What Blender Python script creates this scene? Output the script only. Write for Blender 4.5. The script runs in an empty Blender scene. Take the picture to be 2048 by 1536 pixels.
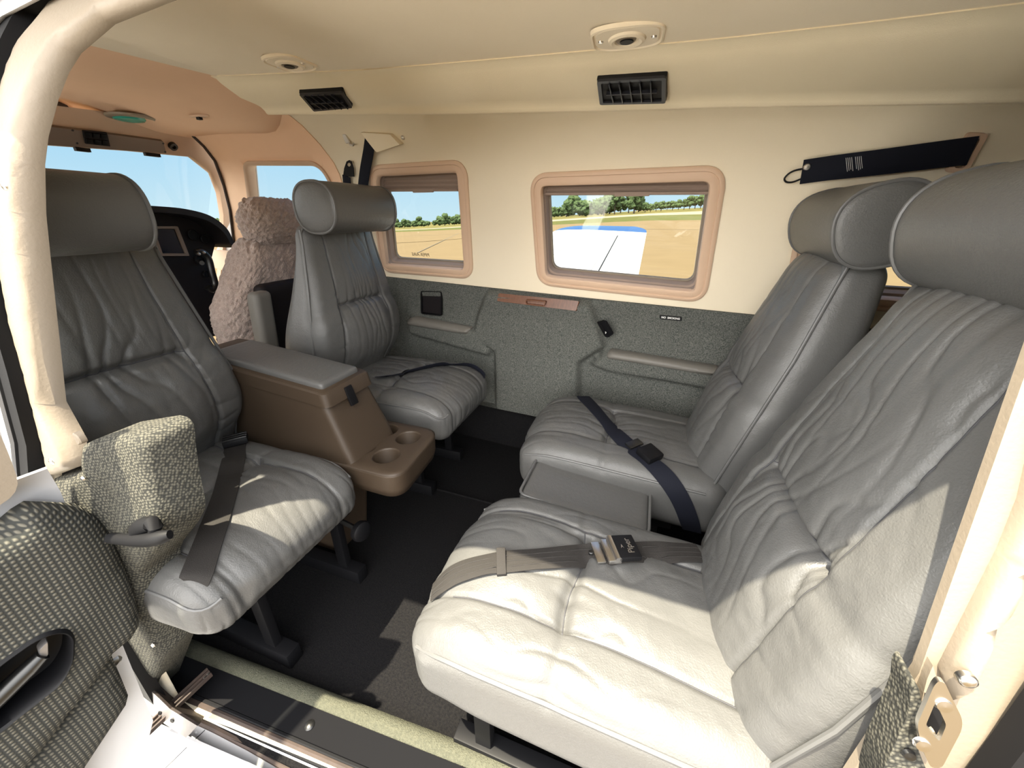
import bpy, bmesh, math, random
import numpy as np
from mathutils import Vector, Matrix
from mathutils.geometry import delaunay_2d_cdt
random.seed(4)
C = bpy.context.scene.collection
S = bpy.context.scene
# ------------------------------------------------------------------ camera
FPX = 769.0; PITCH = math.radians(23.7); YAW = math.radians(19.5)
EYE = np.array([0.0, 0.0, 0.98])
cam = bpy.data.cameras.new('camera'); camo = bpy.data.objects.new('camera', cam); C.objects.link(camo)
cam.sensor_fit = 'HORIZONTAL'; cam.sensor_width = 36.0; cam.lens = FPX / 2048 * 36.0
cam.clip_start = 0.01; cam.clip_end = 4000
camo.location = EYE; camo.rotation_euler = (math.pi/2 - PITCH, 0, YAW)
S.camera = camo
# ------------------------------------------------------------------ light
S.view_settings.view_transform = 'Standard'; S.view_settings.look = 'None'
S.view_settings.gamma = 1.0; S.view_settings.exposure = 0.22
SUN_D = Vector((0.20, 0.26, -1.0)).normalized()
sl = bpy.data.lights.new('sun', 'SUN'); slo = bpy.data.objects.new('sun', sl); C.objects.link(slo)
sl.energy = 17.5; sl.angle = math.radians(0.6); sl.color = (1.0, 0.90, 0.69)
slo.location = (-1, -4, 9); slo.rotation_euler = SUN_D.to_track_quat('-Z', 'Y').to_euler()
wd = bpy.data.worlds.new('sky'); S.world = wd; wd.use_nodes = True
nt = wd.node_tree; nt.nodes.clear()
def wn(t, **k):
    n = nt.nodes.new(t)
    for a, b in k.items(): setattr(n, a, b)
    return n
g = wn('ShaderNodeTexCoord'); sx = wn('ShaderNodeSeparateXYZ'); nt.links.new(g.outputs['Generated'], sx.inputs[0])
cr = wn('ShaderNodeValToRGB'); e = cr.color_ramp.elements
e[0].position = 0.0; e[0].color = (0.60, 0.80, 0.92, 1); e[1].position = 0.75; e[1].color = (0.09, 0.24, 0.62, 1)
q = cr.color_ramp.elements.new(0.12); q.color = (0.42, 0.70, 0.93, 1)
q = cr.color_ramp.elements.new(0.33); q.color = (0.21, 0.46, 0.84, 1)
nt.links.new(sx.outputs['Z'], cr.inputs[0])
vm = wn('ShaderNodeVectorMath', operation='DOT_PRODUCT'); nt.links.new(g.outputs['Generated'], vm.inputs[0])
vm.inputs[1].default_value = (-0.15, -0.85, 0.5)      # bright haze on the sun's side of the sky
mr = wn('ShaderNodeMapRange'); mr.inputs['From Min'].default_value = 0.0; mr.inputs['From Max'].default_value = 1.0
mr.interpolation_type = 'SMOOTHSTEP'; nt.links.new(vm.outputs['Value'], mr.inputs['Value'])
mx = wn('ShaderNodeMix', data_type='RGBA'); nt.links.new(mr.outputs[0], mx.inputs['Factor'])
nt.links.new(cr.outputs[0], mx.inputs['A']); mx.inputs['B'].default_value = (8.0, 7.8, 7.5, 1)
bg = wn('ShaderNodeBackground'); nt.links.new(mx.outputs['Result'], bg.inputs[0]); bg.inputs[1].default_value = 1.0
ow = wn('ShaderNodeOutputWorld'); nt.links.new(bg.outputs[0], ow.inputs[0])
# ------------------------------------------------------------------ geometry helpers
cY, sY, cP, sP = math.cos(YAW), math.sin(YAW), math.cos(PITCH), math.sin(PITCH)
FW = np.array([-sY*cP, cY*cP, -sP]); RT = np.array([cY, sY, 0.]); UP = np.cross(RT, FW)
def ray(x, y): return RT*(x-1024) + UP*(768-y) + FW*FPX
def onp(x, y, n, d):
    r = ray(x, y); n = np.array(n, float); return EYE + (d - n@EYE)/(n@r)*r
def AX(x, y, v): return onp(x, y, (1,0,0), v)
def AY(x, y, v): return onp(x, y, (0,1,0), v)
def AZ(x, y, v): return onp(x, y, (0,0,1), v)
TPR = 0.07                                             # the cabin narrows towards the tail
def ss(a, b, x):
    t = np.clip((np.asarray(x, float)-a)/(b-a), 0, 1); return t*t*(3-2*t)
def lean_far(z):
    z = np.asarray(z, float)
    return 0.268*np.maximum(z-0.62, 0) + 2.0*np.maximum(z-1.12, 0)**2
def YF(x, z): return 1.42 - TPR*np.asarray(x, float) - lean_far(z)         # starboard wall
def YN(x, z):                                                              # port wall
    z = np.asarray(z, float)
    return 0.235 + TPR*(np.asarray(x, float)+0.5) + 0.22*np.maximum(z-0.55, 0) + 1.3*np.maximum(z-1.0, 0)**2
def ZC(x): return 1.265 - 0.055*np.asarray(x, float)                       # ceiling
def hit(x, y, f, t0=0.05, t1=6.0):
    r = ray(x, y)/FPX; a = t0; fa = f(EYE + r*a)
    n = 240; st = (t1-t0)/n
    for i in range(n):
        b = a+st; fb = f(EYE+r*b)
        if fa*fb <= 0:
            for _ in range(40):
                m = (a+b)/2; fm = f(EYE+r*m)
                if fa*fm <= 0: b = m
                else: a = m; fa = fm
            return EYE + r*(a+b)/2
        a = b; fa = fb
    return EYE + r*t1
def HF(x, y, off=0.0): return hit(x, y, lambda p: p[1]-YF(p[0], p[2])+off)
def HN(x, y, off=0.0): return hit(x, y, lambda p: p[1]-YN(p[0], p[2])-off)
def xz(p): return (float(p[0]), float(p[2]))
def smooth_poly(pts, n=8, closed=True):
    P = [np.array(p, float) for p in pts]; out = []; m = len(P)
    for i in range(m if closed else m-1):
        p0, p1, p2, p3 = (P[(i-1) % m], P[i], P[(i+1) % m], P[(i+2) % m]) if closed else (P[max(i-1,0)], P[i], P[i+1], P[min(i+2,m-1)])
        for k in range(n):
            t = k/n
            out.append(0.5*((2*p1)+(-p0+p2)*t+(2*p0-5*p1+4*p2-p3)*t*t+(-p0+3*p1-3*p2+p3)*t**3))
    if not closed: out.append(P[-1])
    return out
def round_poly(pts, r, n=8):
    """polygon with its corners rounded; r one radius or one for each corner"""
    P = [np.array(p, float) for p in pts]; m = len(P); out = []
    for i in range(m):
        a, b, c = P[i-1], P[i], P[(i+1) % m]; rr = r[i] if isinstance(r, (list, tuple)) else r
        u = (a-b); lu = np.linalg.norm(u); u = u/lu; v = (c-b); lv = np.linalg.norm(v); v = v/lv
        d = min(rr, lu*0.48, lv*0.48)
        if d <= 1e-6: out.append(b); continue
        for k in range(n+1):
            t = k/n; out.append((1-t)**2*(b+u*d) + 2*t*(1-t)*b + t*t*(b+v*d))
    return out
def in_poly(pts, poly):
    x, y = pts[:, 0], pts[:, 1]; ins = np.zeros(len(x), bool); n = len(poly); j = n-1
    for i in range(n):
        xi, yi = poly[i]; xj, yj = poly[j]
        if yi != yj:
            c = ((yi > y) != (yj > y)) & (x < (xj-xi)*(y-yi)/(yj-yi)+xi); ins ^= c
        j = i
    return ins
def seg_dist(pts, poly, closed=True):
    d = np.full(len(pts), 1e9); n = len(poly)
    for i in range(n if closed else n-1):
        a = np.array(poly[i], float); b = np.array(poly[(i+1) % n], float); ab = b-a
        t = np.clip(((pts-a)@ab)/max(ab@ab, 1e-12), 0, 1)
        d = np.minimum(d, np.linalg.norm(pts-(a+t[:, None]*ab), axis=1))
    return d
def sd_poly(pts, poly):
    d = seg_dist(pts, poly); return np.where(in_poly(pts, poly), d, -d)
# noise
_r = np.random.RandomState(7); _tab = _r.rand(256, 256)
def vn(x, y):
    x = np.asarray(x, float); y = np.asarray(y, float)
    xi = np.floor(x).astype(int); yi = np.floor(y).astype(int); fx = x-xi; fy = y-yi
    fx = fx*fx*(3-2*fx); fy = fy*fy*(3-2*fy)
    a = _tab[xi & 255, yi & 255]; b = _tab[(xi+1) & 255, yi & 255]; c = _tab[xi & 255, (yi+1) & 255]; d = _tab[(xi+1) & 255, (yi+1) & 255]
    return (a*(1-fx)+b*fx)*(1-fy)+(c*(1-fx)+d*fx)*fy
# ------------------------------------------------------------------ object helpers
def tag(o, label=None, cat=None, group=None, kind=None):
    if label: o['label'] = label
    if cat: o['category'] = cat
    if group: o['group'] = group
    if kind: o['kind'] = kind
    return o
def thing(name, loc, label, cat, group=None):
    o = bpy.data.objects.new(name, None); C.objects.link(o); o.location = [float(v) for v in loc]; o.empty_display_size = 0.05
    return tag(o, label, cat, group)
def worldloc(o):
    v = Vector((0,0,0))
    while o: v += o.location; o = o.parent
    return v
def mk(name, verts, faces, mat, parent=None, smooth=True, ang=40, label=None, base=None):
    V = np.array([tuple(v) for v in verts], float)
    if parent is not None: org = Vector((0,0,0)); off = np.array(worldloc(parent))
    else:
        org = Vector(base) if base is not None else Vector(((V[:,0].min()+V[:,0].max())/2, (V[:,1].min()+V[:,1].max())/2, V[:,2].min())); off = np.array(org)
    me = bpy.data.meshes.new(name); me.from_pydata((V-off).tolist(), [], [list(map(int, f)) for f in faces]); me.validate()
    me.materials.append(mat)
    bm = bmesh.new(); bm.from_mesh(me); bmesh.ops.recalc_face_normals(bm, faces=bm.faces); bm.to_mesh(me); bm.free()
    if smooth:
        me.polygons.foreach_set('use_smooth', [True]*len(me.polygons))
        if ang < 180: me.set_sharp_from_angle(angle=math.radians(ang))
    o = bpy.data.objects.new(name, me); C.objects.link(o); o.location = org
    if parent is not None: o.parent = parent
    if label: o['label'] = label
    return o
def struct(o): o['kind'] = 'structure'; return o
class MB:
    def __init__(s): s.v = []; s.f = []
    def add(s, v, f):
        n = len(s.v); s.v += [tuple(map(float, p)) for p in v]; s.f += [[i+n for i in q] for q in f]; return s
    def build(s, name, mat, parent=None, **k): return mk(name, s.v, s.f, mat, parent, **k)
    def buildl(s, name, mat, parent, **k): return mk(name, np.array(s.v)+np.array(worldloc(parent)), s.f, mat, parent, **k)
def box(c, h, M=None, bev=0.0):
    """(half sizes h, centre c, axes M rows) bevelled box"""
    bm = bmesh.new(); bmesh.ops.create_cube(bm, size=2.0)
    for v in bm.verts: v.co = Vector((v.co.x*h[0], v.co.y*h[1], v.co.z*h[2]))
    if bev: bmesh.ops.bevel(bm, geom=list(bm.edges), offset=bev, segments=2, affect='EDGES', profile=0.6)
    bm.verts.index_update(); V = np.array([v.co[:] for v in bm.verts]); Fc = [[v.index for v in f.verts] for f in bm.faces]; bm.free()
    if M is not None: V = V@np.array(M, float)
    return V+np.array(c, float), Fc
def norm(v): v = np.array(v, float); return v/max(np.linalg.norm(v), 1e-9)
def frame(n, up=(0,0,1)):
    """rows: right, up', normal"""
    n = norm(n); u = np.array(up, float); u = norm(u-n*(u@n)); return np.array([np.cross(u, n), u, n])
def tube(pts, r, n=8, closed=False, caps=True):
    P = [np.array(p, float) for p in pts]; m = len(P); V = []; Fc = []
    T = []
    for i in range(m):
        a = P[(i-1) % m] if (closed or i > 0) else P[i]; b = P[(i+1) % m] if (closed or i < m-1) else P[i]; T.append(norm(b-a))
    u = np.cross(T[0], (0.3, 0.5, 0.81)); u = norm(u)
    for i in range(m):
        u = norm(u - T[i]*(u@T[i])); w = np.cross(T[i], u); rr = r[i] if isinstance(r, (list, tuple, np.ndarray)) else r
        for k in range(n):
            a = 2*math.pi*k/n; V.append(P[i]+rr*(math.cos(a)*u+math.sin(a)*w))
    for i in range(m if closed else m-1):
        j = (i+1) % m; sh = 0
        if closed and i == m-1:                         # line the last ring up with the first
            best = min(range(n), key=lambda q: np.linalg.norm(V[i*n]-V[q])); sh = best
        for k in range(n): Fc.append([i*n+k, i*n+(k+1) % n, j*n+(k+1+sh) % n, j*n+(k+sh) % n])
    if not closed and caps: Fc.append(list(range(n))[::-1]); Fc.append(list(range((m-1)*n, m*n)))
    return V, Fc
def ribbon(pts, wv, th, nvec):
    """flat band: centre points, width vectors (half), thickness, normals"""
    V = []; Fc = []; m = len(pts)
    for p, w, n in zip(pts, wv, nvec):
        p = np.array(p, float); w = np.array(w, float); n = norm(n)*th/2
        for q in (p-w+n*0.6, p-w*0.94+n, p+w*0.94+n, p+w+n*0.6, p+w-n*0.6, p+w*0.94-n, p-w*0.94-n, p-w-n*0.6): V.append(q)
    for i in range(m-1):
        for k in range(8): Fc.append([i*8+k, i*8+(k+1) % 8, (i+1)*8+(k+1) % 8, (i+1)*8+k])
    Fc.append(list(range(8))[::-1]); Fc.append(list(range((m-1)*8, m*8))); return V, Fc
def lathe(prof, c, ax=(0,0,1), n=24, cap=True):
    M = frame(ax, (0.1, 0.9, 0.2) if abs(norm(ax)[2]) > 0.9 else (0,0,1)); V = []; Fc = []; m = len(prof)
    for r, h in prof:
        for k in range(n):
            a = 2*math.pi*k/n; V.append(np.array(c)+M[2]*h+r*(math.cos(a)*M[0]+math.sin(a)*M[1]))
    for i in range(m-1):
        for k in range(n): Fc.append([i*n+k, i*n+(k+1) % n, (i+1)*n+(k+1) % n, (i+1)*n+k])
    if cap and prof[0][0] > 1e-6: Fc.append(list(range(n))[::-1])
    if cap and prof[-1][0] > 1e-6: Fc.append(list(range((m-1)*n, m*n)))
    return V, Fc
def sheet(outline, holes, step, fn, extra=None, thick=0.0, tdir=None):
    """flat outline with holes, filled with a fine mesh, mapped to space by fn(array Nx2)->Nx3; thick extrudes along tdir"""
    pts = [tuple(map(float, p[:2])) for p in outline]; edges = [(i, (i+1) % len(pts)) for i in range(len(pts))]
    for h in holes:
        b = len(pts); pts += [tuple(map(float, p[:2])) for p in h]; edges += [(b+i, b+(i+1) % len(h)) for i in range(len(h))]
    O = np.array([p[:2] for p in outline], float)
    if step:
        gx = np.arange(O[:,0].min()+step/2, O[:,0].max(), step); gy = np.arange(O[:,1].min()+step/2, O[:,1].max(), step)
        G = np.array([(a+(step/2 if j % 2 else 0), b) for j, b in enumerate(gy) for a in gx])
        if len(G):
            d = sd_poly(G, [tuple(p) for p in O]); k = d > step*0.35
            for h in holes: k &= sd_poly(G, [tuple(p[:2]) for p in h]) < -step*0.35
            pts += [tuple(p) for p in G[k]]
    if extra is not None: pts += [tuple(p) for p in extra]
    r = delaunay_2d_cdt([Vector(p) for p in pts], edges, [], 0, 1e-6)
    V2 = np.array([v[:] for v in r[0]]); Fc = [list(f) for f in r[2]]
    cen = np.array([V2[f].mean(axis=0) for f in Fc]); k = in_poly(cen, [tuple(p) for p in O])
    for h in holes: k &= ~in_poly(cen, [tuple(p[:2]) for p in h])
    Fc = [f for f, q in zip(Fc, k) if q]
    V3 = np.array(fn(V2), float)
    if thick:
        n = len(V3); t = np.array(tdir, float)*thick; V3 = np.vstack([V3, V3+t])
        cnt = {}
        for f in Fc:
            for a, b in zip(f, f[1:]+f[:1]): cnt[(a, b)] = 1
        side = [[a, b, b+n, a+n] for (a, b) in cnt if (b, a) not in cnt]
        Fc = Fc + [[i+n for i in f][::-1] for f in Fc] + side
    return V3, Fc
def sweep(path, nrm, prof):
    """closed path of points, outward normals in the surface (same length), out-of-surface vector; prof list of (in-plane, off-plane)"""
    m = len(path); k = len(prof); V = []; Fc = []
    for i in range(m):
        p = np.array(path[i]); nn = nrm[i]
        for a, b in prof: V.append(p+nn[0]*a+nn[1]*b)
    for i in range(m):
        j = (i+1) % m
        for q in range(k): Fc.append([i*k+q, i*k+(q+1) % k, j*k+(q+1) % k, j*k+q])
    return V, Fc
def rbox(H, r, n):
    """rounded box in box coordinates; returns verts, normals, faces"""
    key = {}; V = []; N = []; Fc = []
    H = np.array(H, float)
    def lin(h, m):                                         # denser near the rounded rim
        t = np.linspace(-1, 1, m+1); q = t*h
        return q
    G = [lin(H[i], n[i]) for i in range(3)]
    def vid(i, j, k):
        t = (i, j, k)
        if t not in key:
            p = np.array([G[0][i], G[1][j], G[2][k]]); inn = np.clip(p, -(H-r), H-r); d = p-inn; l = np.linalg.norm(d)
            if l < 1e-9: d = np.array([0,0,1.]); l = 1
            d = d/l; key[t] = len(V); V.append(inn+d*r); N.append(d)
        return key[t]
    nx, ny, nz = n
    for k in (0, nz):
        for i in range(nx):
            for j in range(ny): Fc.append([vid(i,j,k), vid(i+1,j,k), vid(i+1,j+1,k), vid(i,j+1,k)])
    for j in (0, ny):
        for i in range(nx):
            for k in range(nz): Fc.append([vid(i,j,k), vid(i+1,j,k), vid(i+1,j,k+1), vid(i,j,k+1)])
    for i in (0, nx):
        for j in range(ny):
            for k in range(nz): Fc.append([vid(i,j,k), vid(i,j+1,k), vid(i,j+1,k+1), vid(i,j,k+1)])
    return np.array(V), np.array(N), Fc
def text_mesh(body, size, M, o, mat, name, parent, depth=0.0006, bold=False):
    cu = bpy.data.curves.new(name, 'FONT'); cu.body = body; cu.size = size; cu.extrude = depth; cu.align_x = 'CENTER'; cu.align_y = 'CENTER'
    if bold: cu.offset = size*0.02
    t = bpy.data.objects.new(name, cu); C.objects.link(t); dg = bpy.context.evaluated_depsgraph_get()
    me = bpy.data.meshes.new_from_object(t.evaluated_get(dg)); V = np.array([v.co[:] for v in me.vertices]); Fc = [list(p.vertices) for p in me.polygons]
    bpy.data.objects.remove(t); bpy.data.curves.remove(cu); bpy.data.meshes.remove(me)
    return mk(name, V@np.array(M, float)+np.array(o, float), Fc, mat, parent, smooth=False)
# ------------------------------------------------------------------ materials
def mat(name, col, rough=0.6, metal=0.0, bump=None, vary=None, spec=0.5, sheen=0.0, coat=0.0):
    m = bpy.data.materials.new(name); m.use_nodes = True; t = m.node_tree; b = t.nodes['Principled BSDF']
    b.inputs['Base Color'].default_value = (*col, 1); b.inputs['Roughness'].default_value = rough; b.inputs['Metallic'].default_value = metal
    b.inputs['Specular IOR Level'].default_value = spec; b.inputs['Sheen Weight'].default_value = sheen; b.inputs['Coat Weight'].default_value = coat
    tc = t.nodes.new('ShaderNodeTexCoord')
    if vary:                                               # (scale, amount, second colour)
        n = t.nodes.new('ShaderNodeTexNoise'); n.inputs['Scale'].default_value = vary[0]; n.inputs['Detail'].default_value = 4
        r = t.nodes.new('ShaderNodeMapRange'); r.inputs['From Min'].default_value = 0.35; r.inputs['From Max'].default_value = 0.65; r.inputs['To Max'].default_value = vary[1]
        x = t.nodes.new('ShaderNodeMix'); x.data_type = 'RGBA'; x.inputs['A'].default_value = (*col, 1); x.inputs['B'].default_value = (*vary[2], 1)
        t.links.new(tc.outputs['Object'], n.inputs['Vector']); t.links.new(n.outputs['Fac'], r.inputs['Value']); t.links.new(r.outputs[0], x.inputs['Factor']); t.links.new(x.outputs['Result'], b.inputs['Base Color'])
    if bump:                                               # list of (kind, scale, distance)
        prev = None
        for kind, sc, dist in bump:
            n = t.nodes.new('ShaderNodeTexVoronoi' if kind == 'v' else 'ShaderNodeTexNoise'); n.inputs['Scale'].default_value = sc
            if kind != 'v': n.inputs['Detail'].default_value = 3
            t.links.new(tc.outputs['Object'], n.inputs['Vector'])
            u = t.nodes.new('ShaderNodeBump'); u.inputs['Distance'].default_value = dist; u.inputs['Strength'].default_value = 1.0
            t.links.new(n.outputs['Distance' if kind == 'v' else 'Fac'], u.inputs['Height'])
            if prev: t.links.new(prev.outputs[0], u.inputs['Normal'])
            prev = u
        t.links.new(prev.outputs[0], b.inputs['Normal'])
    return m
def weave(name, ca, cb, sc, dist, rot=(0,0,0), dirs=('X', 'Z')):
    """woven cloth: two crossing wave sets give colour and relief"""
    m = mat(name, ca, 0.9, spec=0.15); t = m.node_tree; b = t.nodes['Principled BSDF']
    tc = t.nodes.new('ShaderNodeTexCoord'); mp = t.nodes.new('ShaderNodeMapping'); mp.inputs['Rotation'].default_value = rot; t.links.new(tc.outputs['Object'], mp.inputs[0])
    ws = []
    for d in dirs:
        w = t.nodes.new('ShaderNodeTexWave'); w.wave_type = 'BANDS'; w.bands_direction = d; w.inputs['Scale'].default_value = sc; w.inputs['Distortion'].default_value = 0.0
        w.inputs['Detail'].default_value = 1; w.inputs['Detail Scale'].default_value = 3
        t.links.new(mp.outputs[0], w.inputs['Vector']); ws.append(w)
    mu = t.nodes.new('ShaderNodeMath'); mu.operation = 'MULTIPLY'; t.links.new(ws[0].outputs['Fac'], mu.inputs[0]); t.links.new(ws[1].outputs['Fac'], mu.inputs[1])
    x = t.nodes.new('ShaderNodeMix'); x.data_type = 'RGBA'; x.inputs['A'].default_value = (*ca, 1); x.inputs['B'].default_value = (*cb, 1)
    r = t.nodes.new('ShaderNodeMapRange'); r.inputs['From Min'].default_value = 0.1; r.inputs['From Max'].default_value = 0.6; t.links.new(mu.outputs[0], r.inputs['Value'])
    t.links.new(r.outputs[0], x.inputs['Factor']); t.links.new(x.outputs['Result'], b.inputs['Base Color'])
    u = t.nodes.new('ShaderNodeBump'); u.inputs['Distance'].default_value = dist; t.links.new(mu.outputs[0], u.inputs['Height']); t.links.new(u.outputs[0], b.inputs['Normal'])
    return m
M = {}
M['leather'] = mat('leather', (0.0922, 0.0918, 0.0896), 0.40, bump=[('n', 420, 0.0005), ('n', 90, 0.0006)], vary=(9, 0.35, (0.0824, 0.0819, 0.0801)), spec=0.45)
M['piping'] = mat('piping', (0.0990, 0.0990, 0.0980), 0.42)
M['seam'] = mat('seam_thread', (0.05, 0.05, 0.055), 0.8)
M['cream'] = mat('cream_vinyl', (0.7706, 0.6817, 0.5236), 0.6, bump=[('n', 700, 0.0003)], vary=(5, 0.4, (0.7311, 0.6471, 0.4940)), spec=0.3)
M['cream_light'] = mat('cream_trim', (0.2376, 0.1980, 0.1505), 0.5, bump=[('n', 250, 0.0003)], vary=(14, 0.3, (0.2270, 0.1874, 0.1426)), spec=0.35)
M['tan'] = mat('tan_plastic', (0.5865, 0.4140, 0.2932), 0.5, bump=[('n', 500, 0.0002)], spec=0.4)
M['tan_liner'] = mat('tan_headliner', (0.8580, 0.5830, 0.3960), 0.75, bump=[('n', 900, 0.0003)], vary=(6, 0.4, (0.7920, 0.5280, 0.3520)), spec=0.2)
M['grey_cloth'] = mat('grey_tweed', (0.1391, 0.1410, 0.1275), 0.95, bump=[('n', 300, 0.0016)], vary=(300, 1.0, (0.0502, 0.0560, 0.0522)), spec=0.1)
M['weave'] = weave('basket_weave', (0.0225, 0.0234, 0.0216), (0.0900, 0.0855, 0.0690), 62, 0.0010, (0, 0, 0))
def knit(name, ca, cb, sc, dist):
    m = mat(name, ca, 0.9, spec=0.12); t = m.node_tree; b = t.nodes['Principled BSDF']; tc = t.nodes.new('ShaderNodeTexCoord'); mp = t.nodes.new('ShaderNodeMapping')
    mp.inputs['Rotation'].default_value = (0.6, 0.3, 0.5); mp.inputs['Scale'].default_value = (1, 1, 1); v = t.nodes.new('ShaderNodeTexVoronoi'); v.inputs['Scale'].default_value = sc; v.inputs['Randomness'].default_value = 0.45
    r = t.nodes.new('ShaderNodeMapRange'); r.inputs['From Min'].default_value = 0.25; r.inputs['From Max'].default_value = 0.6; x = t.nodes.new('ShaderNodeMix'); x.data_type = 'RGBA'; x.inputs['A'].default_value = (*cb, 1); x.inputs['B'].default_value = (*ca, 1)
    u = t.nodes.new('ShaderNodeBump'); u.inputs['Distance'].default_value = dist; u.invert = True
    t.links.new(tc.outputs['Object'], mp.inputs[0]); t.links.new(mp.outputs[0], v.inputs['Vector']); t.links.new(v.outputs['Distance'], r.inputs['Value']); t.links.new(r.outputs[0], x.inputs['Factor']); t.links.new(x.outputs['Result'], b.inputs['Base Color'])
    t.links.new(v.outputs['Distance'], u.inputs['Height']); t.links.new(u.outputs[0], b.inputs['Normal']); return m
M['weave'] = knit('tweed_knit', (0.030, 0.030, 0.027), (0.105, 0.10, 0.080), 260, 0.0012)
M['wing_white'] = mat('port_wing_paint', (0.85, 0.85, 0.85), 0.4)
M['weave_door'] = weave('door_basket_weave', (0.0328, 0.0339, 0.0316), (0.1270, 0.1193, 0.0963), 52, 0.0012, (0, 0, 0), ('Y', 'Z'))
M['headliner'] = mat('headliner_vinyl', (0.9288, 0.8316, 0.6696), 0.65, bump=[('n', 700, 0.0003)], vary=(4, 0.5, (0.8640, 0.7668, 0.6048)), spec=0.25)
M['duct'] = mat('duct_vinyl', (0.9030, 0.7980, 0.5985), 0.6, bump=[('n', 700, 0.0003)], vary=(6, 0.5, (0.8610, 0.7560, 0.5565)), spec=0.3)
M['armrest'] = mat('armrest_vinyl', (0.1445, 0.1360, 0.1211), 0.5, spec=0.4)
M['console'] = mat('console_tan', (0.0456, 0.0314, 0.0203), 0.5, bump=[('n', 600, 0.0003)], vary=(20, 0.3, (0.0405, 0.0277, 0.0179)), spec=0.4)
M['carpet'] = mat('dark_carpet', (0.0124, 0.0119, 0.0121), 0.98, bump=[('n', 450, 0.002)], vary=(200, 0.8, (0.0063, 0.0063, 0.0075)), spec=0.05)
M['carpet_light'] = mat('sage_carpet', (0.0936, 0.0936, 0.0684), 0.98, bump=[('n', 500, 0.003)], vary=(220, 0.8, (0.0648, 0.0666, 0.0504)), spec=0.05)
M['black'] = mat('black_plastic', (0.005, 0.005, 0.006), 0.5, spec=0.2)
M['navy'] = mat('dark_vent_plastic', (0.008, 0.010, 0.018), 0.45)
M['sill_black'] = mat('sill_black', (0.005, 0.005, 0.006), 0.8, spec=0.1)
M['belt'] = mat('belt_webbing', (0.0225, 0.0203, 0.0189), 0.75, bump=[('n', 900, 0.0008)], spec=0.3)
M['belt_navy'] = mat('navy_webbing', (0.0072, 0.0084, 0.0150), 0.8, spec=0.2)
M['steel'] = mat('steel', (0.62, 0.60, 0.57), 0.28, metal=1.0)
M['dark_metal'] = mat('dark_metal', (0.0600, 0.0600, 0.0600), 0.35, metal=0.9)
M['rubber'] = mat('black_rubber', (0.006, 0.006, 0.007), 0.6, spec=0.2)
M['paint'] = mat('white_paint', (0.4800, 0.4800, 0.4920), 0.22, coat=0.3)
M['wing_paint'] = mat('wing_paint', (0.3000, 0.3000, 0.3050), 0.4)
M['paint_blue'] = mat('blue_paint', (0.0120, 0.0360, 0.1200), 0.25, coat=0.3)
M['alu'] = mat('grey_primer_metal', (0.3000, 0.2880, 0.2820), 0.4, metal=0.6, vary=(25, 0.6, (0.1680, 0.1500, 0.1440)))
M['brown'] = mat('brown_seal', (0.0500, 0.0325, 0.0250), 0.7, vary=(30, 0.7, (0.0250, 0.0175, 0.0150)))
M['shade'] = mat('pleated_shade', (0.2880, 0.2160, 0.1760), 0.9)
M['wool'] = mat('sheepskin', (0.4427, 0.3562, 0.3176), 1.0, bump=[('n', 220, 0.004)], vary=(90, 0.8, (0.3176, 0.2502, 0.2213)), spec=0.05, sheen=0.3)
M['panel'] = mat('brown_grey_panel', (0.2000, 0.1520, 0.1200), 0.6)
M['dash'] = mat('instrument_black', (0.010, 0.008, 0.009), 0.6, spec=0.25)
M['white'] = mat('white_lettering', (0.7, 0.7, 0.68), 0.6)
M['screen'] = mat('screen_glass', (0.015, 0.017, 0.025), 0.12)
def glass():
    m = bpy.data.materials.new('window_glass'); m.use_nodes = True; t = m.node_tree; t.nodes.clear()
    o = t.nodes.new('ShaderNodeOutputMaterial'); a = t.nodes.new('ShaderNodeBsdfTransparent'); a.inputs[0].default_value = (0.94, 0.96, 0.95, 1)
    b = t.nodes.new('ShaderNodeBsdfGlossy'); b.inputs['Roughness'].default_value = 0.02; x = t.nodes.new('ShaderNodeMixShader'); lw = t.nodes.new('ShaderNodeLayerWeight'); lw.inputs[0].default_value = 0.5; pw_ = t.nodes.new('ShaderNodeMath'); pw_.operation = 'POWER'; pw_.inputs[1].default_value = 5.0; f = t.nodes.new('ShaderNodeMath'); f.operation = 'MULTIPLY_ADD'; f.inputs[1].default_value = 0.2; f.inputs[2].default_value = 0.03
    t.links.new(lw.outputs['Facing'], pw_.inputs[0]); t.links.new(pw_.outputs[0], f.inputs[0])
    t.links.new(f.outputs[0], x.inputs[0]); t.links.new(a.outputs[0], x.inputs[1]); t.links.new(b.outputs[0], x.inputs[2]); t.links.new(x.outputs[0], o.inputs[0]); return m
M['glass'] = glass()
def wood():
    m = mat('walnut_veneer', (0.20, 0.075, 0.03), 0.35, spec=0.5); t = m.node_tree; b = t.nodes['Principled BSDF']
    tc = t.nodes.new('ShaderNodeTexCoord'); mp = t.nodes.new('ShaderNodeMapping'); mp.inputs['Scale'].default_value = (150, 150, 8); n = t.nodes.new('ShaderNodeTexNoise'); n.inputs['Scale'].default_value = 1; n.inputs['Detail'].default_value = 4
    x = t.nodes.new('ShaderNodeMix'); x.data_type = 'RGBA'; x.inputs['A'].default_value = (0.065, 0.022, 0.010, 1); x.inputs['B'].default_value = (0.17, 0.068, 0.03, 1)
    t.links.new(tc.outputs['Object'], mp.inputs[0]); t.links.new(mp.outputs[0], n.inputs[0]); t.links.new(n.outputs['Fac'], x.inputs['Factor']); t.links.new(x.outputs['Result'], b.inputs['Base Color']); return m
M['wood'] = wood()
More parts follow.
